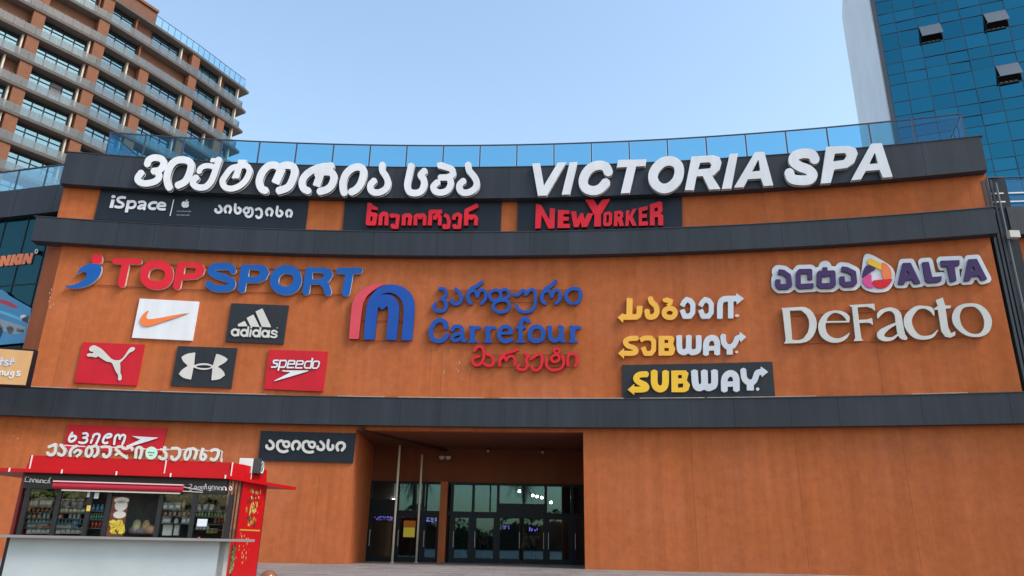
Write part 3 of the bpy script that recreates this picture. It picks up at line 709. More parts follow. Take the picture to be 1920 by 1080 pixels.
s = Sign('letter_sign', 'red and blue arch emblem beside blue and red words mid wall', ARC, (870, 600), 0)
s.bars('J', ['190,510 670,522', '160,722 760,735'], .06, .02); s.bars('K', ['160,180 1500,176', '150,300 1600,298', '130,592 310,592', '60,710 1590,710', '640,832 1580,832', '520,958 1560,958'], .06, .016)
s.glyph('J', ['p 80,712 90,600 100,480 110,370 125,305 150,260 185,218 230,180 285,152 345,132 430,122 468,132 420,148 385,168 335,200 300,228 272,258 252,292 235,330 225,368 210,480 197,600 185,714'], .08, .23, M_ROSE, M_REDRET, name='emblem', label='pale red left leg of the arch', res=90)
s.glyph('J', ['p 240,720 248,600 256,480 270,370 284,315 305,270 350,210 392,172 440,146 485,134 530,131 585,136 640,150 690,178 730,212 760,262 776,312 782,370 775,500 764,620 752,728 640,728 651,610 660,500 664,420 660,360 645,310 620,272 580,240 540,224 510,220 470,224 435,234 402,250 440,240 480,238 520,244 560,262 590,296 610,340 619,400 612,480 604,570 586,728 475,724 486,610 497,500 500,440 498,395 490,362 470,378 440,402 415,388 395,368 388,400 382,450 370,560 352,722'], .08, .23, M_BLUE2, M_NAVYRET, name='emblem', label='royal blue arch with an m shaped inside', res=120)
k_ = dict(d0=.08, d1=.21, mf=M_BLUE2, ms=M_NAVYRET, res=60); r_ = dict(d0=.08, d1=.20, mf=M_RED, ms=M_REDRET, res=60)
for g in [['sr 32 182,168 225,168 250,195 246,238 205,272', 'sr 35 215,276 245,298 254,340 236,382 190,396 142,384 127,350 140,320'], ['sr 35 350,172 388,212 404,260 390,308 345,323 308,304 308,282'],
          ['sr 37 612,102 560,142 505,172 474,230 476,285 500,315', 'sr 30 492,202 540,188 562,225 568,252', 'sr 32 570,240 585,200 625,180 652,215 650,270 610,317'],
          ['sc 32 750,182 700,205 692,250 725,288 780,278 805,235 790,195', 'sr 32 795,192 850,176 890,210 880,252 828,272', 'sc 32 810,285 870,295 892,340 868,390 800,408 745,385 726,345 755,302'],
          ['sr 30 935,225 965,235 1000,215 1020,185 1045,190 1060,228', 'sr 32 1062,225 1092,188 1135,178 1156,235 1150,330 1120,385 1050,404 985,385 964,335'],
          ['sr 37 1360,93 1310,142 1252,176 1222,240 1226,290 1250,315', 'sr 30 1245,202 1290,188 1315,225 1322,252', 'sr 32 1324,240 1340,200 1378,182 1404,215 1402,275 1364,317'], ['sr 37 1515,316 1478,285 1466,225 1500,180 1550,168 1598,182 1614,230 1600,285 1562,316']]: s.glyph('K', g, **k_)
for g in [['s 45 255,562 238,508 195,488 150,500 108,552 97,620 120,678 170,698 222,684 268,630', 'lr 22 258,508 258,575'], ['s 37 312,592 330,556 375,549 408,568 414,640 418,688 446,696', 's 35 408,618 345,632 312,665 328,692 370,688 408,662'],
          ['l 48 518,548 518,704', 'l 24 478,704 568,704', 'l 22 482,553 520,553', 'sr 32 524,600 552,562 588,566'], ['l 48 674,550 674,704', 'l 24 636,704 716,704', 'l 22 640,555 676,555', 'sr 32 680,600 708,562 742,566'],
          ['l 26 795,622 922,619', 's 41 908,622 900,572 850,550 802,578 787,640 812,688 860,702 922,680'], ['sr 43 1084,500 1066,474 1028,480 1006,525 1005,600', 'l 45 1005,560 1005,704', 'l 26 960,562 1060,560', 'l 24 962,704 1052,704'],
          ['sc 45 1100,630 1116,575 1165,552 1218,574 1236,630 1217,682 1165,698 1113,682'], ['s 43 1303,548 1306,655 1336,692 1388,680 1416,625', 'l 45 1418,545 1420,700', 'l 22 1268,552 1310,552', 'l 22 1380,548 1420,548', 'l 22 1415,704 1458,702'],
          ['l 48 1533,548 1533,704', 'l 24 1496,704 1582,704', 'l 22 1498,548 1535,548', 'sr 35 1540,598 1568,560 1605,566']]: s.glyph('K', g, **k_)
for g in [['sr 28 540,795 570,757 612,762 634,810 628,880 600,930 550,942 520,905 532,868 580,855'], ['sr 28 665,832 710,852 734,900 714,943 670,948 638,930'], ['sr 28 975,785 900,812 832,838 796,890 792,945', 'sr 26 812,880 840,856 858,895', 'sr 26 858,890 888,856 930,856 950,900 945,945'],
          ['sr 28 1050,822 1084,850 1060,888 1076,940 1050,984 1000,988 975,968 988,945'], ['sr 28 1112,878 1140,858 1165,842 1208,832 1224,880 1210,958 1170,993 1132,985 1116,955'], ['sc 24 1350,785 1385,778 1398,803 1375,828 1350,812', 'sr 28 1276,880 1267,940 1302,984 1360,993 1420,968 1444,910 1428,850', 'sc 26 1348,842 1316,870 1334,908 1378,902 1398,868 1380,840'],
          ['sr 28 1482,943 1482,880 1502,838 1540,832 1568,852 1578,900 1562,953']]: s.glyph('K', g, **r_)

y_ = dict(d0=.02, d1=.18, mf=M_YEL, ms=mat('amber_edge', (.62, .27, .03)), res=60); v_ = dict(d0=.02, d1=.18, mf=M_SILV, ms=mat('silver_edge', (.55, .50, .48)), res=60)
yy = dict(y_, d0=.112, d1=.24, mf=M_YEL2); vv = dict(v_, d0=.112, d1=.24)
s = Sign('letter_sign', 'amber and white Georgian letters with arrows at both ends, uppermost of three alike', ARC, (1275, 578), 0)
s.glyph('L', ['l 55 200,95 196,270', 'p 130,242 250,240 262,236 264,165 318,163 316,225 302,268 270,290 130,293', 'p 88,270 140,228 140,322'], **y_)
s.glyph('L', ['s 50 390,95 404,130 440,165 450,220 424,260 372,262 358,205'], **y_); s.glyph('L', ['sc 46 570,185 612,205 618,240 590,268 545,267 518,242 524,205', 'p 500,100 545,86 600,108 592,150 560,170 535,150 560,140 510,128'], **y_)
s.glyph('L', ['l 46 682,165 700,128 725,105 760,118 782,150 780,225 755,258 705,260 682,200'], **v_); s.glyph('L', ['l 46 850,165 870,128 895,105 930,118 952,150 950,225 925,258 875,260 852,200'], **v_)
s.glyph('L', ['s 52 1030,280 1032,150 1055,108 1100,98 1195,96', 'l 50 1130,105 1130,278', 'p 1180,46 1252,97 1184,152'], **v_); s.glyph('L', ['q 1188,240 1210,254 1188,268 1166,254'], .02, .1, M_PALE, M_PALE, name='mark')
s = Sign('letter_sign', 'amber and white Latin letters with arrows, fixed straight to the wall', ARC, (1278, 648), 0)
s.glyph('L', ['s 46 272,462 200,466 160,492 182,530 240,552 258,582 230,600 130,600', 'p 92,600 148,553 148,652'], **y_); s.glyph('L', ['l 44 298,480 335,460 395,460 422,490 420,570 395,602 345,602 322,545'], **y_)
s.glyph('L', ['p 465,440 590,440 612,465 600,515 620,560 605,610 580,622 465,622', '-p 520,475 555,478 555,505 520,508', '-p 520,550 560,552 560,580 520,582'], **y_)
s.glyph('L', ['s 52 655,437 660,560 690,590 720,582 742,550 744,437', 's 52 742,555 765,588 800,588 833,560 835,437'], **v_); s.glyph('L', ['s 54 902,615 904,510 930,466 978,462 1004,500 1005,612', 'l 42 905,556 1005,553'], **v_)
s.glyph('L', ['s 50 1060,435 1066,500 1100,540 1150,532 1178,490 1190,462 1225,450', 'l 55 1120,540 1120,612', 'p 1212,403 1272,450 1218,500'], **v_); s.glyph('L', ['q 1185,575 1200,588 1185,602 1170,588'], .02, .1, M_PALE, M_PALE, name='mark')
s = board_sign('sign_board', 'dark grey board with yellow and white Latin letters and arrows at both ends', '130,708 1512,678 1540,1012 132,1030', 'L', (1308, 715), M_BOARD2)
s.glyph('L', ['s 54 362,793 290,798 258,830 285,866 340,892 352,920 315,933 235,935', 'p 180,935 242,883 242,985'], **yy); s.glyph('L', ['s 62 425,762 428,880 460,924 500,924 527,885 530,765'], **yy)
s.glyph('L', ['p 582,760 715,758 742,785 725,850 755,890 740,940 705,958 585,958', '-p 645,800 680,800 680,830 645,832', '-p 645,880 692,878 690,915 645,918'], **yy)
s.glyph('L', ['s 62 795,760 805,880 830,916 865,910 888,880 886,760', 's 62 886,880 915,915 950,910 980,880 980,758'], **vv); s.glyph('L', ['s 60 1072,948 1072,840 1105,792 1150,790 1180,832 1182,945', 'l 48 1072,885 1182,882'], **vv)
s.glyph('L', ['s 54 1245,748 1255,830 1295,868 1340,860 1360,820 1375,782 1412,770', 'l 64 1310,865 1310,942', 'p 1405,720 1474,772 1415,820'], **vv); s.glyph('L', ['q 1378,914 1394,930 1378,946 1362,930'], .112, .14, M_SILV, M_PALE, name='mark')

s = Sign('letter_sign', 'purple Georgian and Latin letters and a five colour emblem on white backing', ARC, (1655, 510), 0)
alta = [('M', ['l 52 160,266 210,272 262,308 274,398 250,416 172,418 156,400 155,345']), ('M', ['l 48 480,345 480,260 378,262 362,282 362,398 382,414 515,405']), ('M', ['lc 52 577,283 713,278 716,394 698,406 592,408 573,394', 'l 50 632,222 632,312']), ('M', ['l 52 800,238 850,243 922,278 932,373 914,390 832,394 808,374 805,315'])]
altb = [('N', ['p 285,178 365,175 465,380 405,388 380,345 320,350 300,392 238,392', '-p 330,250 350,295 313,300']), ('N', ['p 482,170 548,165 585,320 680,312 675,360 640,372 540,378 515,355']), ('N', ['p 668,155 860,148 860,200 808,205 830,355 770,368 735,212 680,215']), ('N', ['p 950,140 1035,135 1140,340 1085,355 1055,305 985,312 965,355 905,360', '-p 997,208 1018,255 978,260'])]
allp = [prim(z, q) for z, g in alta + altb for q in g if q[0] != '-']
penta = prim('M', 'q 1050,85 1240,170 1325,245 1338,345 1275,455 1150,478 1035,448 992,380 1005,230')
s.glyph('X', [(p[0], p[1], p[2], True) for p in allp] , .02, .12, M_WHITE, M_GREYRET, name='backing', off=7.6, res=420)
s.glyph('X', [penta], .02, .125, M_WHITE, M_GREYRET, name='backing', res=120)
for z, g in alta + altb: s.glyph(z, g, .128, .26, M_PURP, M_DARKRET)
for g, m, lb in [('p 1060,160 1085,128 1200,180 1200,250 1070,190', M_YEL2, 'yellow piece of the emblem'), ('q 1200,185 1260,195 1300,260 1300,330 1225,340', M_ORG, 'orange piece of the emblem'), ('q 1115,360 1230,345 1310,340 1280,400 1220,432 1150,425', M_RED, 'red piece of the emblem'), ('q 1015,335 1095,290 1105,370 1120,425 1070,425 1025,390', M_PINK, 'pink piece of the emblem'), ('q 1060,200 1140,235 1095,270 1015,325 1020,260', M_PURP, 'purple piece of the emblem')]:
    s.glyph('M', [g], .128, .2, m, m, name='emblem', label=lb)
s = Sign('letter_sign', 'large cream serif letters low on the right of the orange wall', ARC, (1660, 605), 0)
s.bars('M', ['280,712 1458,655', '300,992 1300,965'], .06, .02); s.bars('N', ['0,662 800,632', '0,965 960,920'], .06, .02)
d_ = dict(d0=.07, d1=.22, mf=M_CREAM, ms=M_GREYRET, res=80)
for z, g in [('M', ['p 188,635 400,622 440,630 480,650 515,690 540,740 548,785 545,830 532,880 510,920 480,955 440,978 380,990 215,994 228,975 234,950 205,690 200,655', '-p 275,662 390,658 440,698 465,745 472,790 468,840 455,885 410,945 360,962 300,956']),
             ('M', ['l 16 630,776 878,772', 's 0 866,775,22 855,725,46 800,684,34 720,672,24 645,712,50 601,800,72 615,890,72 680,950,55 770,962,42 840,930,32 880,885,6']),
             ('M', ['p 875,605 1130,590 1138,665 1110,640 1060,622 960,627 975,755 1060,750 1108,735 1120,808 1090,788 1060,782 978,786 1000,945 1022,965 920,970 938,940 905,630']),
             ('M', ['s 0 1165,738,12 1185,690,44 1240,655,36 1310,650,40 1366,695,64 1384,790,72 1408,905,70 1455,945,30', 's 0 1385,775,16 1262,838,42 1195,900,74 1228,945,48 1310,945,32 1385,890,14']),
             ('N', ['s 0 602,712,8 575,652,42 500,626,28 420,640,46 345,722,78 342,810,82 400,900,62 480,935,40 580,920,32 642,855,6']), ('N', ['p 618,555 690,528 715,610 772,608 770,638 718,640 745,830 775,890 818,868 815,910 770,935 715,925 675,870 640,650 605,655 605,635 640,615']),
             ('N', ['q 970,586 1060,600 1135,655 1182,735 1184,810 1155,880 1090,920 1010,928 930,912 850,862 795,790 785,710 820,635 885,598', '-q 965,620 1020,628 1075,680 1108,760 1104,835 1070,885 1015,898 950,880 895,830 866,760 866,690 900,635'])]: s.glyph(z, g, **d_)

s = board_sign('sign_board', 'charcoal board with cream Georgian letters left of the entrance', '160,148 1648,185 1598,650 120,610', 'O', (575, 838), M_BOARD)
for g in [['sr 44 302,305 345,342 355,390 330,424 285,430 252,405 252,382'], ['sr 44 572,462 520,477 452,458 417,400 427,332 470,305 500,312', 'sc 40 540,318 592,325 602,372 570,402 528,385 512,345'], ['sr 44 665,436 650,390 672,332 715,312 758,335 768,385 740,431'],
          ['sr 44 972,477 920,484 852,466 817,408 827,337 870,312 900,320', 'sc 40 940,325 992,332 1002,378 970,410 928,392 912,352'], ['sr 44 1097,320 1140,366 1144,414 1115,444 1075,440 1047,420 1048,398'], ['sr 44 1218,298 1206,390 1226,440 1265,438 1289,410 1285,378'], ['sr 44 1365,450 1347,400 1371,348 1415,333 1458,350 1468,400 1430,450']]: s.glyph('O', g, .112, .17, M_CREAM, M_DARKRET, res=60)
s = board_sign('sign_board', 'red board with white Georgian letters and a bent arrow behind the kiosk sign', '385,5 1860,60 1775,440 300,395', 'S', (215, 820), M_REDB)
for g in [['sr 38 442,135 405,200 398,248 430,262 478,238 498,198 470,178 432,188'], ['sr 34 610,142 658,142 678,172 648,203', 'sr 34 612,206 650,208 668,242 640,278 582,284 548,275'], ['sr 34 755,200 772,162 828,148 853,172 830,240 802,298', 'lr 32 742,235 722,280'], ['sr 34 962,206 1018,190 1028,158 980,154 932,190 904,258 930,288 970,280'], ['sr 34 1072,300 1086,205 1112,170 1148,168 1156,222', 'sr 34 1154,205 1198,165 1236,182 1220,250 1196,302']]: s.glyph('S', g, .112, .18, M_WHITE, M_REDRET, res=60)
s.glyph('S', ['p 1335,180 1745,205 1560,265 1345,330 1255,350 1250,330 1465,235'], .112, .18, M_WHITE, M_REDRET, name='emblem')

# ------------------------------------------------------------------ the red kiosk
KL = Vector((-11.74, 18.37, 0)); KE = Vector((4.7, .88, 0)).normalized(); KW = 4.78; KV = Vector((.08, 1, 0))
KIO = Flat(KL, KE); KR = KL + KE * KW; KN = KIO.n
def ks(a, d): return KL + KE * a + KV * d                  # along the front, back from the front
def kz(x, y, dep=0): return KIO.pt(x, y, dep)[1]
def ka(x, y=960, dep=0): return KIO.pt(x, y, dep)[0]
M_KRED = mat('kiosk_red', (.44, .003, .007), rough=.42, var=.07, vscale=.9, spec=.25)
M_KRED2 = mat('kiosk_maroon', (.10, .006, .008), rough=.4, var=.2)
M_KBLK = mat('kiosk_black', (.010, .010, .012), rough=.4)
M_KGREY = mat('counter_grey', (.24, .225, .21), rough=.5, var=.1, bump=.1)
M_KWHITE = mat('front_sheet', (.42, .46, .47), rough=.5, var=.06, vscale=1.2)
M_TRIM = mat('chrome_trim', (.75, .65, .62), rough=.3)
kio = thing('kiosk', 'red roofed snack kiosk with a black shopfront, grey counter and white front', 'kiosk', ks(KW / 2, 1.2))
ZCT = .95; aL0, aR0 = .02, KW
def sheared(mb, a0, a1, d0, d1, z0, z1, m=0):
    P = [ks(a0, d0), ks(a1, d0), ks(a1, d1), ks(a0, d1)]
    mb.hexa([Vector((p.x, p.y, z0)) for p in P] + [Vector((p.x, p.y, z1)) for p in P], m)
def kpart(name, a0, a1, d0, d1, z0, z1, m, parent=None):
    mb = MB(); sheared(mb, a0, a1, d0, d1, z0, z1); return obj(name, mb, m, parent or kio)
ZR0, ZR1, ZF = 2.37, 2.45, 2.79
mb = MB(); mb.prism([(p.x, p.y) for p in (ks(-1.3, -.30), ks(KW + .05, -.30), ks(KW + .42, 3.5), ks(-1.3, 3.5))], ZR0, ZR1); roof = obj('canopy', mb, M_KRED, kio)
mb = MB(); P = [ks(.05, -.02), ks(KW - .02, -.02), ks(KW + .12, .5), ks(KW + .12, 2.0), ks(.05, 2.0)]; mb.prism([(p.x, p.y) for p in P], ZR1 + .002, ZF - .2)
cP = sum(P, Vector()) / 5; P = [p + (cP - p).normalized() * .035 for p in P]
for i_ in range(5): flatpanel(mb, P[i_], P[(i_ + 1) % 5], ZF - .202, ZF, .014)
obj('fascia', mb, M_KRED, kio)
mb = MB()
for x in (59, 312, 437):
    a = ka(x, 866); mb.hexa([KIO.pos(a - .014, ZR1 + .01, .025), KIO.pos(a + .014, ZR1 + .01, .025), KIO.pos(a + .014, ZR1 + .01, .02), KIO.pos(a - .014, ZR1 + .01, .02), KIO.pos(a - .014, ZF, .045), KIO.pos(a + .014, ZF, .045), KIO.pos(a + .014, ZF, .02), KIO.pos(a - .014, ZF, .02)])
q0, q1 = ks(KW + .125, .9), ks(KW + .125, .93); mb.hexa([Vector((p.x + dx, p.y, z)) for z in (ZR1 + .01, ZF) for p, dx in ((q0, 0), (q0, .006), (q1, .006), (q1, 0))])
obj('seam_strip', mb, M_TRIM, kio)
mb = MB()
for x in (17, 116, 219, 321, 424):
    a = ka(x, 884, .3); mb.hexa([KIO.pos(a + s_, z, d_) for z in (ZR0 - .005, ZR1 + .005) for s_, d_ in ((-.016, .312), (.016, .312), (.016, .298), (-.016, .298))])
obj('canopy_clip', mb, M_TRIM, roof)
# body: back, sides, front frame
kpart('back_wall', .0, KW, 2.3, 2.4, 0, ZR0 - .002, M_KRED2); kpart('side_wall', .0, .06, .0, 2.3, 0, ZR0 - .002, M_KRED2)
kpart('floor', .06, KW - .06, .06, 2.3, .01, .1, M_KBLK); kpart('ceiling', .06, KW - .06, .06, 2.3, ZR0 - .06, ZR0 - .004, M_KBLK)
kpart('header', .06, KW - .06, .0, .08, kz(240, 921), ZR0 - .004, M_KBLK)
for x in (42, 103, 163, 199, 297, 361, 429):
    a = ka(x, 965); kpart('window_post', a - .05, a + .05, .0, .07, ZCT + .01, kz(240, 921) - .002, M_KBLK)
M_KGLASS = glass('kiosk_glass', (.85, .88, .88), refl=.015, graze=.12)
for x0, x1 in ((42, 103), (103, 163), (297, 361), (361, 429)):
    kpart('window_pane', ka(x0) + .055, ka(x1) - .055, .03, .036, ZCT + .02, kz(240, 921) - .01, M_KGLASS)
kpart('counter', -1.4, KW + .78, -.38, .0 - .003, ZCT - .06, ZCT, M_KGREY)
kpart('front_panel', .08, ka(423, 1040), -.06, -.02, .02, ZCT - .062, M_KWHITE)
kpart('front_post', ka(424, 1040), ka(429, 1040), -.05, .0, .02, ZCT - .062, M_KBLK); kpart('front_post', .0, .075, -.05, .0, .02, ZCT - .062, M_KBLK)
pilm = mat('pale_pilaster', (.42, .37, .33), rough=.6, var=.1)
pp = kpart('front_pilaster', ka(429.5, 1040), KW - .01, -.06, .0, .02, ZCT - .062, pilm)
mb = MB(); rnd = random.Random(3)
kpart('picture_strip', ka(433.5, 1050), ka(441, 1050), -.068, -.061, .15, .80, mat('picture_dark', (.05, .055, .015), rough=.5), pp)
for k in range(70):
    a = rnd.uniform(ka(434, 1050) + .012, ka(440.5, 1050) - .012); z = rnd.uniform(.18, .77); r = rnd.uniform(.012, .024); c = KIO.pos(a, z, .07); n = 8; i = len(mb.v)
    for t in range(n): mb.v.append(tuple(c + KE * (r * math.cos(t * PI / 4)) + Vector((0, 0, r * math.sin(t * PI / 4)))))
    mb.face(range(i, i + n), k % 3)
obj('painted_grapes', mb, [mat('grape_gold', (.40, .29, .04)), mat('grape_pale', (.42, .36, .20)), mat('grape_olive', (.16, .17, .02))], pp)
# right hand side: brown framed window, then the red painted panel
SDE = Flat(KR, KV)
kpart('side_window', KW - .045, KW - .002, .06, .72, ZCT + .01, ZR0 - .004, mat('poster_brown', (.20, .085, .045), rough=.5, var=.5, vscale=3))
mb = MB()
for t in (.06, .26, .47, .68):
    p = ks(KW - .001, t); q = ks(KW + .012, t + .04); mb.hexa([Vector((x, y, z)) for z in (ZCT + .01, ZR0 - .01) for x, y in ((p.x, p.y), (q.x, p.y), (q.x, q.y), (p.x, q.y))])
obj('side_mullion', mb, M_KBLK, kio)
rp = kpart('side_panel', KW - .05, KW + .02, .78, 2.3, 0, ZR0 - .004, M_KRED); rp['label'] = 'red side panel painted with golden vine leaves and grapes'
kpart('side_panel', KW - .05, KW - .003, .0, .74, 0, ZCT - .062, M_KRED)
mb = MB(); p0 = ks(KW + .022, 0)
def sp(d, z): p = ks(KW + .024, d); return Vector((p.x, p.y, z))
rnd = random.Random(11)
for k in range(110):
    top = k < 85; z = rnd.uniform(1.30, 2.2) if top else rnd.uniform(.35, 1.1); d = rnd.gauss(1.55 if top else 1.3, .19); d = min(2.2, max(.9, d))
    if top and abs(math.sin(z * 6)) < .25: continue
    r = rnd.uniform(.018, .05) if top else rnd.uniform(.012, .03); st = 1.0 if k % 2 else 1.8; n = 8; i = len(mb.v)
    for t in range(n): mb.v.append(tuple(sp(d + r * math.cos(t * PI / 4), z + st * r * math.sin(t * PI / 4)) + Vector((k * 1e-5, 0, 0))))
    mb.face(range(i, i + n), k % 4 if top else (0 if k % 3 else 3))
for z, m in ((1.16, 0),): mb.hexa([sp(.9, z), sp(2.2, z), sp(2.2, z) + Vector((.004, 0, 0)), sp(.9, z) + Vector((.004, 0, 0)), sp(.9, z + .035), sp(2.2, z + .035), sp(2.2, z + .035) + Vector((.004, 0, 0)), sp(.9, z + .035) + Vector((.004, 0, 0))], m)
obj('painted_vine', mb, [mat('grape_gold', (0,0,0)), mat('grape_olive', ()), mat('vine_black', (.02, .02, .008)), mat('grape_pale', ())], rp)
# roller blind over the serving hatch
rb = thing('roller_blind', 'rolled up red fabric blind over the serving hatch of the kiosk', 'blind', KIO.pos((ka(100, 905, .2) + ka(342, 918, .2)) / 2, kz(220, 912, .2), .1))
a0, a1 = ka(100, 905, .2), ka(342, 918, .2); zb = (kz(100, 907, .2) + kz(342, 919, .2)) / 2
def kbox(mb, a0, a1, z0, z1, d0, d1, m=0): mb.hexa([KIO.pos(a, z, d) for z in (z0, z1) for a, d in ((a0, d1), (a1, d1), (a1, d0), (a0, d0))], m)
mb = MB(); mb.bar(KIO.pos(a0, zb, .14), KIO.pos(a1, zb, .14), .085, 14); obj('fabric_roll', mb, mat('blind_red', (.42, .008, .03), rough=.6, var=.08), rb)
mb = MB(); kbox(mb, a0, a1, zb + .075, zb + .105, .03, .24); obj('cassette', mb, mat('blind_pink', (.70, .40, .42), rough=.4), rb)
mb = MB(); kbox(mb, a0 + .2, a1 - .05, zb - .125, zb - .09, .10, .17); obj('bottom_rail', mb, mat('blind_rail', (.55, .50, .42), rough=.4), rb)
mb = MB(); mb.bar(KIO.pos(a1, zb + .05, .12), KIO.pos(a1 + .45, zb - .02, .03), .012, 6); mb.bar(KIO.pos(a1, zb - .05, .12), KIO.pos(a1 + .45, zb - .06, .03), .01, 6); obj('folding_arm', mb, M_TRIM, rb)
# neon style writing on the black header
sg = Sign('neon_sign', 'thin white Georgian neon script on the black header above the kiosk windows', KIO, (240, 912), .01)
M_NEON = mat('neon_tube', (.75, .72, .70), rough=.4)
for g in [['lr 7 285,826 640,848', 'sr 8 322,822 318,790 340,768 368,775'], ['sr 8 375,835 380,800 400,795 410,832'], ['sr 8 420,838 428,800 450,802 455,838'], ['sr 8 466,840 470,808 490,812 492,842'], ['sr 8 505,842 515,808 540,815 540,842'], ['sr 8 590,815 560,815 556,842 590,845'], ['sr 8 610,812 605,848', 'sr 8 640,780 622,800 628,850']]: sg.glyph('P', g, .02, .045, M_NEON, M_NEON, res=40)
for g in [['sr 8 640,865 672,868 660,898 640,905 672,925 655,945 640,935'], ['sr 8 700,905 720,885 735,912 705,915'], ['sr 8 750,920 755,895 778,895 775,922'], ['sr 8 795,925 790,895 815,895 812,925'], ['sr 8 830,928 848,858 858,925', 'lr 6 825,890 862,893'], ['sr 8 890,885 880,915 910,915 912,885 905,940 888,940'], ['sr 8 925,925 930,890 955,890 955,928'], ['sr 8 975,930 978,895 1000,898 1000,932'], ['sr 8 1015,935 1020,900 1048,905 1045,938'], ['sr 8 1065,938 1065,900 1095,900 1100,940'], ['sr 8 1112,905 1108,940 1128,942', 'l 5 690,930 1130,945'], ['sc 8 1165,890 1150,915 1160,940 1180,920']]: sg.glyph('Q', g, .02, .045, M_NEON, M_NEON, res=40)
# white letters standing on the roof edge
sg = Sign('letter_sign', 'white Georgian letters with a round mint disc standing on the red kiosk roof', KIO, (250, 850), 0)
kl = dict(d0=-.06, d1=.05, mf=M_CREAM, ms=mat('letter_edge_grey', (.35, .33, .31)), res=50)
for g in [['s 44 188,300 150,322 84,346', 's 44 186,310 192,360 184,420 150,458 98,460 66,425'], ['s 44 264,308 305,355 332,405 312,455 270,468 228,438'], ['s 42 515,325 450,360 410,425 414,485', 's 38 468,432 515,392 562,405 560,445 505,490'],
          ['sc 40 700,340 658,385 648,455 680,488 722,462 740,395', 's 42 735,345 795,330 830,375 812,455 762,492'], ['s 40 880,345 940,340 1010,345', 's 44 1012,340 1008,440 970,488 925,488 908,450'], ['s 40 1345,392 1320,345 1262,368 1205,362 1185,338 1120,348 1100,385 1148,418 1085,468', 's 42 1140,425 1272,515'], ['s 42 1392,518 1402,400 1424,356 1466,352 1484,392 1474,460 1452,518']]: sg.glyph('S', g, **kl)
sg.glyph('S', ['q 1630,340 1700,370 1720,435 1690,505 1625,532 1560,505 1540,440 1565,370'], -.02, .05, mat('mint_disc', (.45, .68, .56), rough=.4), M_GREYRET, name='disc')
sg.glyph('S', ['l 14 1580,425 1605,425', 'l 14 1615,428 1640,428', 'l 14 1650,430 1675,430', 'l 8 1595,465 1650,470'], .051, .056, M_DARKRET, M_DARKRET, name='fine_print')
for g in [['s 38 330,390 322,440 346,478 340,528 298,542 254,512', 'l 20 270,425 372,425'], ['s 38 415,412 480,408 516,430 512,500 470,548 430,545 414,510'], ['sc 34 625,418 590,465 585,530 612,548 645,500 655,440', 's 36 650,418 700,415 732,455 702,548'], ['s 38 815,405 788,500 790,540 825,550 848,512 828,482'], ['s 38 915,442 960,425 1008,440 1000,505 962,555 908,540'], ['l 10 1030,440 1056,445 1035,575']]: sg.glyph('Q', g, **kl)
sg.bars('S', ['330,320 640,340', '860,340 1100,352', '1480,370 1560,380', '1700,385 1900,388'], 0, .012, M_TRIM); sg.bars('Q', ['270,418 560,430', '560,425 900,442'], 0, .012, M_TRIM)
mb = MB()
for x in (92, 130, 190, 235, 280, 330, 372, 415): p = KIO.pt(x, 868, 0); mb.bar(KIO.pos(p[0], ZF - .02, -.03), KIO.pos(p[0], ZF + .10, -.03), .012, 6)
obj('bracket', mb, M_TRIM, sg.root)
# outdoor air conditioner unit on the roof
acp = gp(472, 880, 21.6); ac = thing('air_conditioner', 'white air conditioner box with a dark fan side on the kiosk roof', 'air conditioner', (acp.x, acp.y, ZF - .2))
ex = Vector((.97, .25, 0)); mb = MB(); mb.box((acp.x - .10, acp.y, ZF - .2 + .22), (.18, .30, .19), (.97, .1)); obj('casing', mb, mat('ac_white', (.70, .70, .66), rough=.4), ac)
mb = MB(); mb.box((acp.x + .17, acp.y + .02, ZF - .2 + .22), (.095, .29, .188), (.97, .1)); obj('fan_housing', mb, mat('ac_dark', (.04, .045, .045), rough=.5), ac)
mb = MB(); cc = Vector((acp.x + .268, acp.y, ZF - .2 + .2)); i = 0; n = 20
for k in range(n):
    t0, t1 = 2 * PI * k / n, 2 * PI * (k + 1) / n; mb.bar(cc + Vector((0, .15 * math.cos(t0), .15 * math.sin(t0))), cc + Vector((0, .15 * math.cos(t1), .15 * math.sin(t1))), .014, 5)
for k in range(4): t0 = k * PI / 4; mb.bar(cc - Vector((0, .15 * math.cos(t0), .15 * math.sin(t0))), cc + Vector((0, .15 * math.cos(t0), .15 * math.sin(t0))), .006, 4)
obj('fan_guard', mb, mat('ac_white', ()), ac)
mb = MB(); mb.box((acp.x - .05, acp.y, ZF - .2 + .018), (.2, .03, .017), (.97, .1)); obj('foot', mb, M_KBLK, ac)
for dz in (.30, .13):
    mb = MB(); mb.box((acp.x - .16, acp.y - .303, ZF - .2 + dz), (.05, .003, .012), (.97, .1)); obj('maker_plate', mb, M_KBLK, ac)
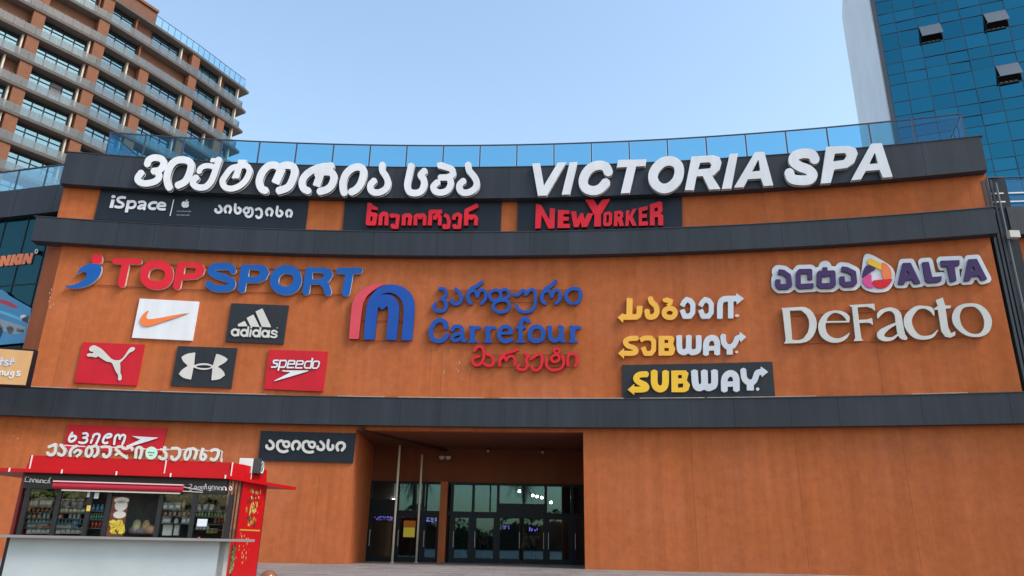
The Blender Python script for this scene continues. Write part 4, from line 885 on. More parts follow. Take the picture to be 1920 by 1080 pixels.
# shelves and goods
shelf_y = [(46, 160, 961), (46, 160, 981), (303, 425, 968), (363, 425, 993), (168, 196, 974), (46, 160, 951), (46, 160, 972), (46, 160, 990), (168, 195, 958), (168, 195, 990), (303, 425, 957), (303, 425, 982)]
SD = -.42
M_SHELF = mat('shelf_dark', (.05, .055, .06), rough=.4)
for x0, x1, y in shelf_y:
    z = kz((x0 + x1) / 2, y, SD); kpart('shelf', ka(x0, y, SD), ka(x1, y, SD), .25, .62, z - .02, z, M_SHELF)
kpart('inner_back', .08, KW - .08, 1.0, 1.02, ZCT, ZR0 - .08, mat('kiosk_inside', (.035, .04, .04), rough=.6, var=.4, vscale=4))
rnd = random.Random(21)
def carton(x, y, wpx, hpx, col, label, group, dep=SD):
    a = ka(x, y, dep); z = kz(x, y, dep) + .002; sc = .0146; w_, h_ = wpx * sc / 2, hpx * sc
    p = KIO.pos(a, z, dep); t = thing('carton', label, 'carton', p, group)
    mb = MB(); mb.box((p.x, p.y, p.z + h_ / 2), (w_, .05, h_ / 2), KE); obj('box', mb, mat('carton_%d' % (hash(col) % 9999), col, rough=.5), t)
    mb = MB(); f = p + KN * .052; mb.box((f.x, f.y, p.z + h_ * .5), (w_ * .7, .0015, h_ * .22), KE); obj('print', mb, mat('print_pale', (.6, .58, .5)), t)
    mb = MB(); mb.box((p.x, p.y, p.z + h_ + .004), (w_ * 1.03, .052, .004), KE); obj('lid', mb, mat('lid_grey', (.35, .36, .36)), t)
def bottle(x, y, hpx, col, cap, label, group, dep=SD, r=.036):
    a = ka(x, y, dep); z = kz(x, y, dep) + .002; h_ = hpx * .0146; p = KIO.pos(a, z, dep); t = thing('bottle', label, 'bottle', p, group)
    mb = MB(); mb.lathe(p, [(r, 0), (r, h_ * .6), (r * .45, h_ * .78), (r * .4, h_ * .93)], 10); obj('body', mb, mat('bottle_%d' % int(sum(col) * 1000), col, rough=.2), t, True)
    mb = MB(); mb.lathe(p + Vector((0, 0, h_ * .93)), [(r * .48, 0), (r * .48, h_ * .07)], 8); obj('cap', mb, mat('cap_%d' % int(sum(cap) * 1000), cap, rough=.4), t)
def jar(x, y, hpx, col, label, group, dep=SD):
    a = ka(x, y, dep); z = kz(x, y, dep) + .002; h_ = hpx * .0146; p = KIO.pos(a, z, dep); t = thing('jar', label, 'jar', p, group); r = h_ * .42
    mb = MB(); mb.lathe(p, [(r * .9, 0), (r, h_ * .1), (r, h_ * .75), (r * .8, h_ * .85)], 10); obj('body', mb, mat('jar_%d' % int(sum(col) * 1000), col, rough=.25), t, True)
    mb = MB(); mb.lathe(p + Vector((0, 0, h_ * .85)), [(r * .85, 0), (r * .85, h_ * .15)], 10); obj('lid', mb, mat('lid_grey', (.35, .36, .36)), t)
for x in (57, 66): carton(x, 951, 9, 14, (.40, .34, .30), 'pale carton with print on the top shelf of the left kiosk window', 'cartons on the top left shelf')
for x in (80, 91): carton(x, 951, 12, 15, (.22, .19, .13), 'brown carton on the top shelf beside the pale cartons, left kiosk window', 'brown cartons on the top left shelf')
for x in (112, 124, 138, 150): jar(x, 951, 13, (.16, .16, .17), 'grey lidded jar on the top shelf, right half of the left window', 'grey jars on the top left shelf')
for x, c in ((54, (.30, .34, .20)), (63, (.45, .20, .06)), (73, (.40, .36, .30))): jar(x, 972, 8, c, 'small %s jar on the middle shelf of the left kiosk window' % {54: 'green', 63: 'orange', 73: 'beige'}[x], None)
for x in (82, 90, 131, 139, 147): bottle(x, 972, 13, (.55, .56, .54), (.7, .7, .7), 'small white bottle on the middle shelf of the left kiosk window', 'white bottles on the middle shelf')
for x in (105, 113): carton(x, 972, 8, 6, (.45, .12, .03), 'flat orange carton on the middle shelf of the left kiosk window', 'orange cartons on the middle shelf')
for x in (56, 64): carton(x, 990, 8, 9, (.30, .36, .36), 'pale blue carton low in the left kiosk window', 'pale blue cartons on the bottom shelf')
carton(80, 990, 22, 12, (.42, .085, .02), 'wide orange carton low in the left kiosk window', None)
for x in (106, 117, 128): carton(x, 990, 10, 7, (.45, .45, .43), 'white carton low in the right half of the left kiosk window', 'white cartons on the bottom shelf')
carton(140, 990, 10, 15, (.10, .25, .45), 'upright blue carton low in the left kiosk window', None)
for x in (174, 182, 190): bottle(x, 958, 10, (.06, .25, .40), (.5, .5, .5), 'blue drink bottle on the upper shelf of the drinks cabinet', 'blue bottles in the cabinet')
for x in (172, 179, 186, 192): bottle(x, 990, 14, (.30, .05, .02), (.6, .6, .55), 'dark red drink bottle on the lower shelf of the drinks cabinet', 'red bottles in the cabinet', r=.03)
for x in (309, 321, 333): carton(x, 957, 10, 12, (.16, .22, .26), 'slate blue carton on the upper shelf of the right kiosk window', 'slate cartons in the right window')
bottle(343, 957, 20, (.45, .33, .12), (.3, .2, .05), 'amber bottle alone on the upper shelf of the right kiosk window', None)
for x in (372, 384, 396): jar(x, 957, 10, (.30, .36, .34), 'pale green jar on the upper shelf of the right kiosk window', 'pale jars in the right window')
for x in (403, 410, 417): bottle(x, 982, 20, (.42, .14, .05), (.7, .55, .2), 'orange brown bottle on the lower shelf at the right end of the kiosk', 'orange bottles in the right window')
carton(312, 982, 14, 11, (.30, .31, .30), 'grey carton on the lower shelf of the right kiosk window', None); jar(330, 982, 9, (.5, .5, .5), 'round white jar on the lower shelf of the right kiosk window', None)
for x in (309, 317): carton(x, 1004, 8, 17, (.52, .56, .50), 'tall white carton standing behind the counter on the right', 'tall white cartons')
carton(330, 1004, 8, 17, (.50, .52, .50), 'narrow white carton apart from the pair of tall white cartons', None)
for x in (390, 397, 404): jar(x, 1000, 8, (.62, .48, .06), 'yellow jar low at the right end of the kiosk window', 'yellow jars in the right window')
def fill(kind, x0, x1, y, n, hpx, cols_, label, group, wpx=None):
    for k in range(n):
        x = x0 + (x1 - x0) * (k + .5) / n; c = cols_; dd = -.36 - .02 * (k % 2)
        if kind == 'c': carton(x, y, wpx or (x1 - x0) / n * .8, hpx * (1 + .15 * (k % 3)), c, label, group, dd)
        elif kind == 'b': bottle(x, y, hpx, c, (.5, .48, .4), label, group, dd, r=.026)
        else: jar(x, y, hpx, c, label, group, dd)
fill('j', 50, 100, 959, 6, 6, (.30, .12, .05), 'tiny rust coloured jar in the row below the top left shelf', 'rust jars')
fill('c', 106, 160, 961, 7, 7, (.36, .30, .16), 'small straw coloured carton in the right half of the left window', 'straw cartons')
fill('j', 50, 100, 981, 7, 6, (.14, .30, .28), 'small teal jar in the row below the middle left shelf', 'teal jars')
fill('b', 106, 160, 981, 8, 8, (.40, .26, .05), 'small honey coloured bottle in the row below the middle shelf', 'honey bottles')
fill('c', 50, 160, 1001, 12, 8, (.28, .29, .27), 'grey packet in the bottom row just above the kiosk counter', 'grey packets')
fill('b', 168, 196, 974, 6, 9, (.04, .16, .09), 'dark green drink bottle on the middle level of the drinks cabinet', 'green bottles in the cabinet')
fill('j', 305, 358, 967, 6, 6, (.34, .20, .10), 'caramel jar in the row under the upper right shelf', 'caramel jars')
fill('b', 364, 424, 969, 10, 9, (.18, .32, .12), 'green bottle in the row under the upper right shelf', 'green bottles in the right window')
fill('c', 340, 358, 982, 2, 10, (.22, .26, .30), 'steel blue carton near the middle post of the right windows', 'steel blue cartons')
fill('j', 366, 392, 993, 4, 7, (.50, .50, .46), 'white jar under the taped paper in the right window', 'white jars under the paper')
# notices, a tall poster, a lit cabinet strip
po = thing('poster', 'tall brown poster with white ovals and heaps of yellow corn beside the serving hatch', 'poster', KIO.pos(ka(222, 965, -.1), ZCT + .01, -.1))
a0, a1 = ka(206, 965, -.1), ka(237, 965, -.1); zt = kz(222, 931, -.1)
mb = MB(); kbox(mb, a0, a1, ZCT + .012, zt, -.12, -.10); obj('panel', mb, mat('poster_brown_dark', (.10, .025, .01), rough=.5, var=.3, vscale=6), po)
for x, y, rx, ry in ((228, 938, 12, 5), (227, 948, 10, 9), (224, 965, 10, 6)):
    mb = MB(); c = KIO.pt(x, y, -.09); i = 0; n = 16; mb.v = [tuple(KIO.pos(c[0] + rx * .0146 * math.cos(2 * PI * t / n), c[1] + ry * .0146 * math.sin(2 * PI * t / n), -.095)) for t in range(n)]; mb.face(range(n)); obj('white_oval', mb, mat('poster_white', (.55, .50, .44)), po)
mb = MB()
for k in range(90):
    x, y = rnd.uniform(206.5, 232), rnd.uniform(976, 1000); c = KIO.pt(x, y, -.09); r = rnd.uniform(.02, .035); i = len(mb.v)
    mb.v += [tuple(KIO.pos(c[0] + r * math.cos(t), c[1] + r * math.sin(t), -.094 + k * 3e-5)) for t in np.arange(6) * PI / 3]; mb.face(range(i, i + 6), k % 2)
obj('corn_print', mb, [mat('corn_yellow', (.60, .45, .03)), mat('corn_dark', (.42, .30, .02))], po)
for x, y, wq, hq, lb in ((166, 927, 4, 9, 'small white notice hanging at the top left of the drinks cabinet'), (181, 929, 7, 10, 'larger white notice above the drinks cabinet'), (166, 953, 6, 9, 'small yellow notice on the post left of the drinks cabinet'), (379, 980, 16, 12, 'white sheet of paper taped to the right kiosk window')):
    mb = MB(); a, z = KIO.pt(x, y, .012); kbox(mb, a - wq * .0073, a + wq * .0073, z - hq * .0073, z + hq * .0073, .008, .012)
    tag(recentre(obj('notice', mb, mat('paper_yellow', (.62, .42, .08)) if 'yellow' in lb else mat('paper_white', (.62, .66, .70)))), lb, 'notice')
mb = MB(); a, z = KIO.pt(199, 965, -.08); mb.bar(KIO.pos(a + .03, ZCT + .03, -.06), KIO.pos(a + .03, kz(199, 925), -.06), .018, 8)
tag(recentre(obj('tube_light', mb, mat('lamp_tube', (.8, .85, .85), emit=(.95, .95, .9), estr=5.0))), 'upright white tube light at the edge of the drinks cabinet', 'lamp')
# potatoes and sacks in the hatch
for k, (x, y, rx, ry, c) in enumerate([(250, 993, 8, 7, (.10, .09, .11)), (264, 995, 9, 6, (.15, .12, .13)), (281, 992, 9, 9, (.30, .17, .11)), (275, 978, 6, 5, (.36, .26, .10)), (258, 976, 7, 4, (.25, .25, .14))]):
    mb = MB(); p = KIO.pos(ka(x, y, -.5), kz(x, 1002, -.5), -.5); h = (1002 - y + ry) * .0118
    mb.lathe(p, [(rx * .012, 0), (rx * .0158, h * .18), (rx * .0160, h * .5), (rx * .0145, h * .75), (rx * .010, h * .92), (rx * .004, h)], 10); o = obj('sack', mb, mat('sack_%d' % k, c, rough=.8, var=.3, vscale=8), None, True)
    tag(recentre(o), ['dark grey sack at the left of the serving hatch', 'taupe sack in the middle of the serving hatch', 'brown sack at the right of the serving hatch', 'small tan sack behind the brown sack', 'small olive sack behind the taupe sack'][k], 'sack')
# leaf garlands along the top of the windows
def garland(x0, x1, y, n, label, seed):
    r = random.Random(seed); mb = MB()
    for k in range(n):
        x = r.uniform(x0, x1); yy = y + abs(r.gauss(0, 5)); a, z = KIO.pt(x, yy, -.12); q = r.uniform(.02, .045); t = r.uniform(0, 6.3)
        d = -.12 + r.uniform(-.08, .08); e1 = (math.cos(t) * q, math.sin(t) * q)
        pts = [(a - e1[0], z - e1[1], d), (a - e1[1] * .5, z + e1[0] * .5, d + .015), (a + e1[0], z + e1[1], d - .01), (a + e1[1] * .5, z - e1[0] * .5, d + .01)]
        i = len(mb.v); mb.v += [tuple(KIO.pos(*p)) for p in pts]; mb.face(range(i, i + 4), k % 2)
    tag(recentre(obj('leaf_garland', mb, [mat('leaf_bright', (.11, .20, .02), rough=.6), mat('leaf_dark', (.03, .07, .012), rough=.6)])), label, 'garland')
garland(48, 150, 922, 260, 'thick garland of green leaves across the top of the left kiosk window', 2)
garland(300, 425, 925, 150, 'thin garland of green leaves across the top of the right kiosk window', 5)
mb = MB(); mb.lathe(KIO.pos(ka(372, 1014, .3), ZCT + .001, .3), [(.02, 0), (.035, .012), (.02, .03)], 10)
tag(recentre(obj('candy', mb, M_ROSE, None, True)), 'tiny pink sweet on the grey counter edge', 'sweet')
# brown dome at the bottom edge
bp = gp(503, 1084, 12.0); mb = MB(); mb.lathe((bp.x, bp.y, 0), [(.13, 0), (.14, .14), (.14, .36), (.12, .45), (.08, .505), (.03, .53)], 20)
tag(recentre(obj('bollard', mb, mat('brown_gloss', (.22, .07, .02), rough=.2, spec=.6), None, True)), 'shiny brown round topped bollard at the bottom edge beside the kiosk', 'bollard')

# ------------------------------------------------------------------ brick coloured apartment block, far left
M_ABRICK = mat('apartment_brick', (.19, .072, .034), rough=.85, var=.12, vscale=2, bump=.2)
M_ABACK = mat('apartment_render', (.15, .065, .038), rough=.85, var=.1)
M_ATAUPE = mat('apartment_soffit', (.24, .21, .18), rough=.8, var=.08)
M_ASLAB = mat('slab_edge', (.075, .058, .048), rough=.7, var=.1)
M_ACREAM = mat('apartment_cream', (.55, .48, .40), rough=.7)
M_ABAL = glass('balcony_glass', (.50, .60, .62), refl=.04, body=(.125, .13, .128), bodyf=.35, graze=.15)
M_AROOFGL = glass('roof_rail_glass', (.25, .55, .72), refl=.10)
M_AWIN = glass('apartment_window', (.08, .10, .12), refl=.28, reflcol=(.42, .70, .80), body=(.02, .03, .035), bodyf=.6)
AS = [Vector((x, y, 0)) for x, y in ((-65.0, 52.0), (-61.1, 57.4), (-57.2, 62.7), (-53.35, 68.1), (-49.45, 73.4), (-46.47, 78.5), (-43.3, 84.4), (-40.9, 89.6), (-39.6, 92.3))]
apt = thing('apartment_block', 'tall brick coloured apartment block with rows of glass balconies behind the mall', 'building', (-55, 80, 0))
def inn(i, d):
    a = AS[max(0, i - 1)]; b = AS[min(len(AS) - 1, i + 1)]; t = (b - a).normalized(); return AS[i] + Vector((-t.y, t.x, 0)) * d
def zv(p, z): return Vector((p.x, p.y, z))
FH = 3.3; ZB = [56.33 + FH * j for j in range(-9, 3)]
nb = len(AS) - 1; ENDB = AS[-1] + Vector((-3.6, 3.3, 0))
def ribbon(mb, d0, d1, z0, z1, i0=0, i1=None, m=0, msof=None):
    i1 = nb if i1 is None else i1
    for i in range(i0, i1):
        P = [inn(i, d0), inn(i + 1, d0), inn(i + 1, d1), inn(i, d1)]
        mb.hexa([zv(p, z0) for p in P] + [zv(p, z1) for p in P], m)
        if msof is not None: mb.m[-6] = msof
    p, q = inn(i1, d0), inn(i1, d1)
mb = MB()
P = [inn(i, 1.15) for i in range(nb + 1)] + [Vector((-52, 104, 0)), Vector((-85, 66, 0))]
mb.prism([(p.x, p.y) for p in P], 0, ZB[-1]); obj('wall', mb, M_ABACK, apt)
for zb in ZB:
    mb = MB(); ribbon(mb, 0, 1.6, zb, zb + .34, m=0, msof=1); e0, e1 = inn(nb, 0), inn(nb, 3.0)
    mb.hexa([zv(p, z) for z in (zb, zb + .34) for p in (AS[-1], AS[-1] + Vector((.25, 1.0, 0)), ENDB, e1)], 0); mb.m[-6] = 1
    obj('balcony_slab', mb, [M_ASLAB, M_ATAUPE], apt)
rnd = random.Random(5)
for j, zb in enumerate(ZB[:-1]):
    zt = zb + .34; zc = ZB[j + 1]; top = j >= len(ZB) - 3
    for i in range(nb):
        a, b = inn(i, .12), inn(i + 1, .12)
        mb = MB(); d = (b - a); L = d.length; d = d / L; n = max(2, round(L / 1.15))
        for k in range(n):
            p, q = a + d * (L * k / n + .015), a + d * (L * (k + 1) / n - .015); o_ = Vector((-d.y, d.x, 0)) * .012
            mb.hexa([zv(x, z) for z in (zt + .05, zt + 1.0) for x in (p, q, q + o_, p + o_)])
        bal = obj('balustrade', mb, M_ABAL, apt)
        if i < nb - 1:
            # pillar at node i+1
            t = (AS[min(nb, i + 2)] - AS[i]).normalized(); pn = Vector((-t.y, t.x, 0)); c = AS[i + 1] + pn * .52
            if not (top and i in (1, 4, 6)):
                mb = MB(); mb.box((c.x, c.y, (zt + zc) / 2), (.62, .34, (zc - zt) / 2 - .004), (t.x, t.y)); obj('pillar', mb, M_ABRICK, apt)
        # window of the bay
        a, b = inn(i, 1.08), inn(i + 1, 1.08); d = (b - a); L = d.length; d = d / L; pn = Vector((-d.y, d.x, 0))
        style = rnd.random()
        x0, x1 = .55, L - (1.1 if style < .7 else 2.2)
        if L < 4: x0, x1 = .3, L - .8
        zz0, zz1 = zt + .08, zt + 2.72
        if (i, j) in ((3, 9), (2, 8), (5, 9)): continue
        c = a + d * ((x0 + x1) / 2) - pn * .02; hw = (x1 - x0) / 2
        mb = MB(); nm = max(2, round((x1 - x0) / 1.3))
        for k in range(nm + 1):
            q = a + d * (x0 + (x1 - x0) * k / nm) - pn * .06; mb.box((q.x, q.y, (zz0 + zz1) / 2), (.05, .05, (zz1 - zz0) / 2), (d.x, d.y))
        for z in (zz0, zz1, zz1 - .75): mb.box((c.x - pn.x * .04, c.y - pn.y * .04, z), (hw - .05, .048, .045), (d.x, d.y))
        wn = obj('window', mb, M_DKFRAME, apt)
        mb = MB(); mb.box((c.x, c.y, (zz0 + zz1) / 2), (hw, .012, (zz1 - zz0) / 2), (d.x, d.y)); pnm = obj('pane', mb, M_AWIN, wn)
        mb = MB(); q = a + d * (x1 + .22) - pn * .30; mb.box((q.x, q.y, (zt + zc) / 2), (.09, .24, (zc - zt) / 2 - .01), (d.x, d.y)); obj('jamb', mb, M_ACREAM if not top or i > 4 else M_ABRICK, apt)
        if rnd.random() < .3:
            q = a + d * (x0 + (x1 - x0) * .62) - pn * .035; mb = MB(); mb.box((q.x, q.y, zt + 1.75), ((x1 - x0) * .13, .012, .7), (d.x, d.y)); obj('roller_shade', mb, mat('shade_grey', (.10, .09, .095)), wn)
# rail at the open end and on the roof terrace, taller parapet to the left
for j, zb in enumerate(ZB):
    zt = zb + .34; mb = MB(); a = AS[-1] + Vector((-.02, .05, 0)); b = ENDB
    o_ = Vector((.2, -.2, 0)).normalized() * .012; d = b - a
    for k in range(4): p, q = a + d * (k / 4 + .01), a + d * ((k + 1) / 4 - .01); mb.hexa([zv(x, z) for z in (zt + .05, zt + 1.0) for x in (p, q, q + o_, p + o_)])
    obj('balustrade', mb, M_ABAL if j < len(ZB) - 1 else M_AROOFGL, apt)
zt = ZB[-1] + .34
for i in range(5, nb):
    a, b = inn(i, .1), inn(i + 1, .1); d = b - a; L = d.length; d = d / L; n = max(3, round(L / 1.0))
    mb = MB(); mf = MB(); o_ = Vector((-d.y, d.x, 0)) * .012
    for k in range(n):
        p, q = a + d * (L * k / n + .03), a + d * (L * (k + 1) / n - .03); mb.hexa([zv(x, z) for z in (zt + .05, zt + 1.35) for x in (p, q, q + o_, p + o_)])
        mf.bar(zv(a + d * (L * k / n), zt), zv(a + d * (L * k / n), zt + 1.4), .04, 6)
    mf.bar(zv(a, zt + 1.4), zv(b, zt + 1.4), .04, 6)
    r = obj('roof_rail', mf, M_BLKSTEEL, apt); obj('glass', mb, M_AROOFGL, r)
mb = MB(); ribbon(mb, .0, 3.0, ZB[-1] + .345, ZB[-1] + 2.0, 0, 5); obj('parapet', mb, M_ABACK, apt)
mb = MB(); ribbon(mb, -.25, 3.2, ZB[-1] + 2.003, ZB[-1] + 2.35, 0, 5); obj('eaves', mb, M_ABRICK, apt)

# ------------------------------------------------------------------ blue glass tower, right
u = ray(1649, 100); k = 80 / math.hypot(u.x, u.y); T0 = Vector((u.x * k, u.y * k, 0))
TE = Vector((math.sin(math.radians(112)), math.cos(math.radians(112)), 0)); TW = Flat(T0, TE); TB = -TW.n
tow = thing('office_tower', 'blue glass office tower with three tilted windows and a pale ribbed side wall', 'building', T0 + TE * 12 + TB * 14)
def tcol(azd):
    a = math.radians(azd); dx, dy = math.sin(a), math.cos(a); n = TW.n
    t = T0.dot(n) / (dx * n.x + dy * n.y); return (Vector((dx * t, dy * t, 0)) - T0).dot(TE)
cols = [.45] + [tcol(q) for q in (32.0, 33.46, 34.93, 36.3, 37.68, 39.08, 40.5, 42.0, 43.6, 45.3)]
rows = [59.4 + CZ]
pat = [1.74, 1.4, 1.34, 2.18]; k = 0
while rows[-1] > 4: rows.append(rows[-1] - pat[k % 4]); k += 1
rows = rows[::-1]; k = 3
while rows[-1] < 80: rows.append(rows[-1] + pat[k % 4]); k = (k - 1) % 4
M_TPANE = bpy.data.materials.new('tower_glass'); M_TPANE.use_nodes = True
n_ = M_TPANE.node_tree.nodes; l_ = M_TPANE.node_tree.links; n_.remove(n_['Principled BSDF'])
gl = n_.new('ShaderNodeBsdfGlossy'); gl.inputs[0].default_value = (.020, .128, .185, 1); gl.inputs['Roughness'].default_value = .03
at = n_.new('ShaderNodeAttribute'); at.attribute_name = 'tone'; sc = n_.new('ShaderNodeVectorMath'); sc.operation = 'SCALE'; rgb = n_.new('ShaderNodeRGB'); rgb.outputs[0].default_value = (.020, .128, .185, 1)
l_.new(rgb.outputs[0], sc.inputs[0]); l_.new(at.outputs['Fac'], sc.inputs['Scale']); l_.new(sc.outputs[0], gl.inputs[0])
l_.new(gl.outputs[0], n_['Material Output'].inputs[0])
def tz(X, Y): return TW.pt(1580 + X / 4.909, Y / 4.909)
OPEN = [tz(800, 300), tz(1395, 200), tz(1495, 700)]
def cell(a, z):
    ci = max(i for i in range(len(cols)) if cols[i] <= a); ri = max(i for i in range(len(rows)) if rows[i] <= z); return ci, ri
opens = [cell(*q) for q in OPEN]
rnd = random.Random(8); cells = [(ci, ri) for ci in range(len(cols) - 1) for ri in range(len(rows) - 1)]
def inview(ci, ri):
    c = TW.pos((cols[ci] + cols[ci + 1]) / 2, (rows[ri] + rows[ri + 1]) / 2) - Vector((0, 0, CZ)); f = c.dot(CF)
    X, Y = 960 + FPX * c.dot(RR) / f, 540 - FPX * c.dot(UU) / f; return X < 1935 and -12 < Y < 395
vis = [c for c in cells if inview(*c) and c not in opens]; vis.sort(key=lambda c: -c[0] * 3 + c[1]); own = set(vis[:96])
rest = MB()
for ci, ri in cells:
    if (ci, ri) in opens: continue
    g = .04; tl = rnd.gauss(0, .014); tv = rnd.gauss(0, .018); tn = rnd.uniform(.88, 1.08)
    mb = MB() if (ci, ri) in own else rest
    mb.quad(TW.pos(cols[ci] + g, rows[ri] + g, .0 + tl), TW.pos(cols[ci + 1] - g, rows[ri] + g, .0 - tl), TW.pos(cols[ci + 1] - g, rows[ri + 1] - g, tv - tl), TW.pos(cols[ci] + g, rows[ri + 1] - g, tv + tl), 0, tn)
    if mb is not rest:
        mb.t[-1] = tn if tn != 1.0 else .999; obj('pane', mb, M_TPANE, tow)
o = obj('pane', rest, M_TPANE, tow); o['kind'] = 'stuff'
M_TMUL = mat('tower_mullion', (.012, .035, .06), rough=.4)
mb = MB()
for c in cols: mb.hexa([TW.pos(c + s_, z, d_) for z in (0, 80) for s_, d_ in ((-.03, .05), (.03, .05), (.03, -.05), (-.03, -.05))])
for z in rows:
    for ci in range(len(cols) - 1): mb.hexa([TW.pos(a, zz, d_) for zz in (z - .03, z + .03) for a, d_ in ((cols[ci] + .031, .045), (cols[ci + 1] - .031, .045), (cols[ci + 1] - .031, -.04), (cols[ci] + .031, -.04))])
obj('mullion_grid', mb, M_TMUL, tow)
mb = MB(); mb.hexa([TW.pos(a, z, d_) for z in (0, 80) for a, d_ in ((.0, .12), (.40, .12), (.40, -.2), (.0, -.2))]); obj('corner_trim', mb, mat('tower_trim', (.05, .06, .08), rough=.5), tow)
# core so nothing shows through, with recesses at the open windows
mb = MB(); P = [T0 + TE * .1 + TB * 1.6, T0 + TE * cols[-1] + TB * 1.6, T0 + TE * cols[-1] + TB * 27, T0 + TE * .1 + TB * 27]; mb.prism([(p.x, p.y) for p in P], 0, 79.8); obj('core', mb, mat('tower_inside', (.01, .012, .02), rough=.9), tow)
for (ci, ri), lb in zip(opens, ('tilted open window nearest the pale side wall', 'tilted open window highest and farthest right', 'tilted open window lowest of the three')):
    a0, a1, z0, z1 = cols[ci] + .05, cols[ci + 1] - .05, rows[ri] + .05, rows[ri + 1] - .05
    if z1 - z0 < 1.9: z0 = rows[ri - 1] + .05 if (ci, ri - 1) not in own else z0
    mb = MB(); an = math.radians(33); hgt = z1 - z0
    t0 = (a0, z1, .09); lo = (z1 - hgt * math.cos(an), .09 + hgt * math.sin(an) * .75)
    mb.hexa([TW.pos(a0, lo[0], lo[1] - .05), TW.pos(a1, lo[0], lo[1] - .05), TW.pos(a1, lo[0], lo[1]), TW.pos(a0, lo[0], lo[1]), TW.pos(a0, z1, .09), TW.pos(a1, z1, .09), TW.pos(a1, z1, .14), TW.pos(a0, z1, .14)])
    wn = obj('open_window', mb, mat('sash_grey', (.10, .12, .14), rough=.35), tow); wn['label'] = lb
    mb = MB()
    for aa in (a0 + .1, a1 - .1): mb.bar(TW.pos(aa, z0 + hgt * .4, .0), TW.pos(aa, lo[0] + .05, lo[1] - .05), .02, 5)
    obj('stay', mb, M_TRIM, wn)
    mb = MB()
    for k in range(4): aa = a0 + .35 + (a1 - a0 - .7) * k / 3; mb.box(TW.pos(aa, z0 + hgt * .12, -.5), (.16, .05, hgt * .09), TE)
    obj('inside_items', mb, mat('pale_blinds', (.30, .26, .20)), wn)
# ribbed pale side wall
mb = MB(); SE = TB; L = 27.5; nr = 46
P = [T0, T0 + SE * L, T0 + SE * L + TE * .4, T0 + TE * .4]; mb.prism([(p.x, p.y) for p in P], 0, 79.9)
for k in range(nr):
    c = T0 + SE * (L * (k + .5) / nr) - TE * .09; mb.box((c.x, c.y, 39.9), (.13, .09, 39.8), SE)
obj('ribbed_wall', mb, mat('rib_white', (.80, .83, .88), rough=.45, var=.05, vscale=.2), tow)

# ------------------------------------------------------------------ dark glass wing on the left of the mall
def azp(x, y, d): u = ray(x, y); k = d / math.hypot(u.x, u.y); return Vector((u.x * k, u.y * k, 0))
W0, W1 = azp(0, 359, 45.5), azp(110, 346, 42.5); WE = (W1 - W0).normalized(); WG = Flat(W0, WE)
wing = thing('glass_wing', 'dark teal glass wing of the mall with a slate band along its top', 'building', W0 + WE * 2)
zt_, zb_ = WG.pt(0, 359, .3)[1], WG.pt(0, 408, .3)[1]
def wbox(name, a0, a1, z0, z1, d0, d1, m, parent=wing):
    mb = MB(); mb.hexa([WG.pos(a, z, d) for z in (z0, z1) for a, d in ((a0, d1), (a1, d1), (a1, d0), (a0, d0))]); return obj(name, mb, m, parent)
AW1 = WG.pt(135, 400)[0]
k = 0; a = -14.0
while a < AW1:
    o = wbox('cladding_band', a + .01, min(AW1, a + 2.6) - .01, zb_, zt_, -.2, .3, M_SLATE); a += 2.6
M_WGL = glass('wing_glass', (.02, .04, .05), refl=.07, reflcol=(.22, .60, .72), body=(.003, .016, .024), bodyf=.6)
a = -14.0
while a < AW1:
    z = 4.0
    for z1_ in (7.6, 9.6, 11.2, 12.9, 14.5, zb_):
        wbox('pane', a + .03, min(AW1, a + 1.5) - .03, z + .03, z1_ - .03, -.02, .0, M_WGL); z = z1_
    a += 1.5
mb = MB(); a = -14.0
while a < AW1: mb.hexa([WG.pos(x, z, d) for z in (4, zb_) for x, d in ((a - .03, .03), (a + .03, .03), (a + .03, -.06), (a - .03, -.06))]); a += 1.5
for z in (7.6, 9.6, 11.2, 12.9, 14.5): mb.hexa([WG.pos(x, zz, d) for zz in (z - .03, z + .03) for x, d in ((-14, .025), (AW1, .025), (AW1, -.06), (-14, -.06))])
obj('mullion_grid', mb, M_DKFRAME, wing)
wbox('core', -14, AW1 - .1, 0, zt_ - .2, -6, -.25, mat('wing_inside', (.008, .012, .014)))
a = -14.0
while a < AW1 + .5:
    wbox('post', a - .03, a + .03, zt_, zt_ + 1.22, .15, .21, M_BLKSTEEL); wbox('glass_panel', a + .05, a + 1.85, zt_ + .05, zt_ + 1.2, .17, .18, glass('wing_rail_glass', (.35, .62, .72), refl=.12)); a += 1.9
wbox('handrail', -14, AW1 + .5, zt_ + 1.22, zt_ + 1.28, .14, .22, M_BLKSTEEL)
sg = Sign('letter_sign', 'orange slanted Latin letters ending in NKIN with an apostrophe on the dark glass', WG, (30, 485), .05)
ok_ = dict(d0=.02, d1=.07, mf=M_ORG, ms=mat('letter_rim_pink', (.55, .35, .32)), res=50)
for g in [['p 15,945 58,940 80,1010 95,935 137,930 100,1065 60,1070 45,1000 25,1075 -15,1078'], ['p 155,930 197,925 182,985 228,920 272,915 215,985 237,1055 190,1058 175,1010 160,1062 115,1065'], ['p 255,920 297,915 260,1050 216,1055'], ['p 320,912 352,910 375,975 385,908 422,905 385,1040 350,1042 325,985 310,1048 270,1050'],
          ['p -150,960 -110,956 -60,1072 -100,1080 -108,1060 -140,1064 -150,1084 -190,1088']]: sg.glyph('T', g, **ok_)
sg.glyph('T', ['sc 13 466,862 478,880 460,908 445,895 450,870'], .06, .2, mat('letter_rim_white', (.6, .58, .58)), M_DARKRET, name='apostrophe')
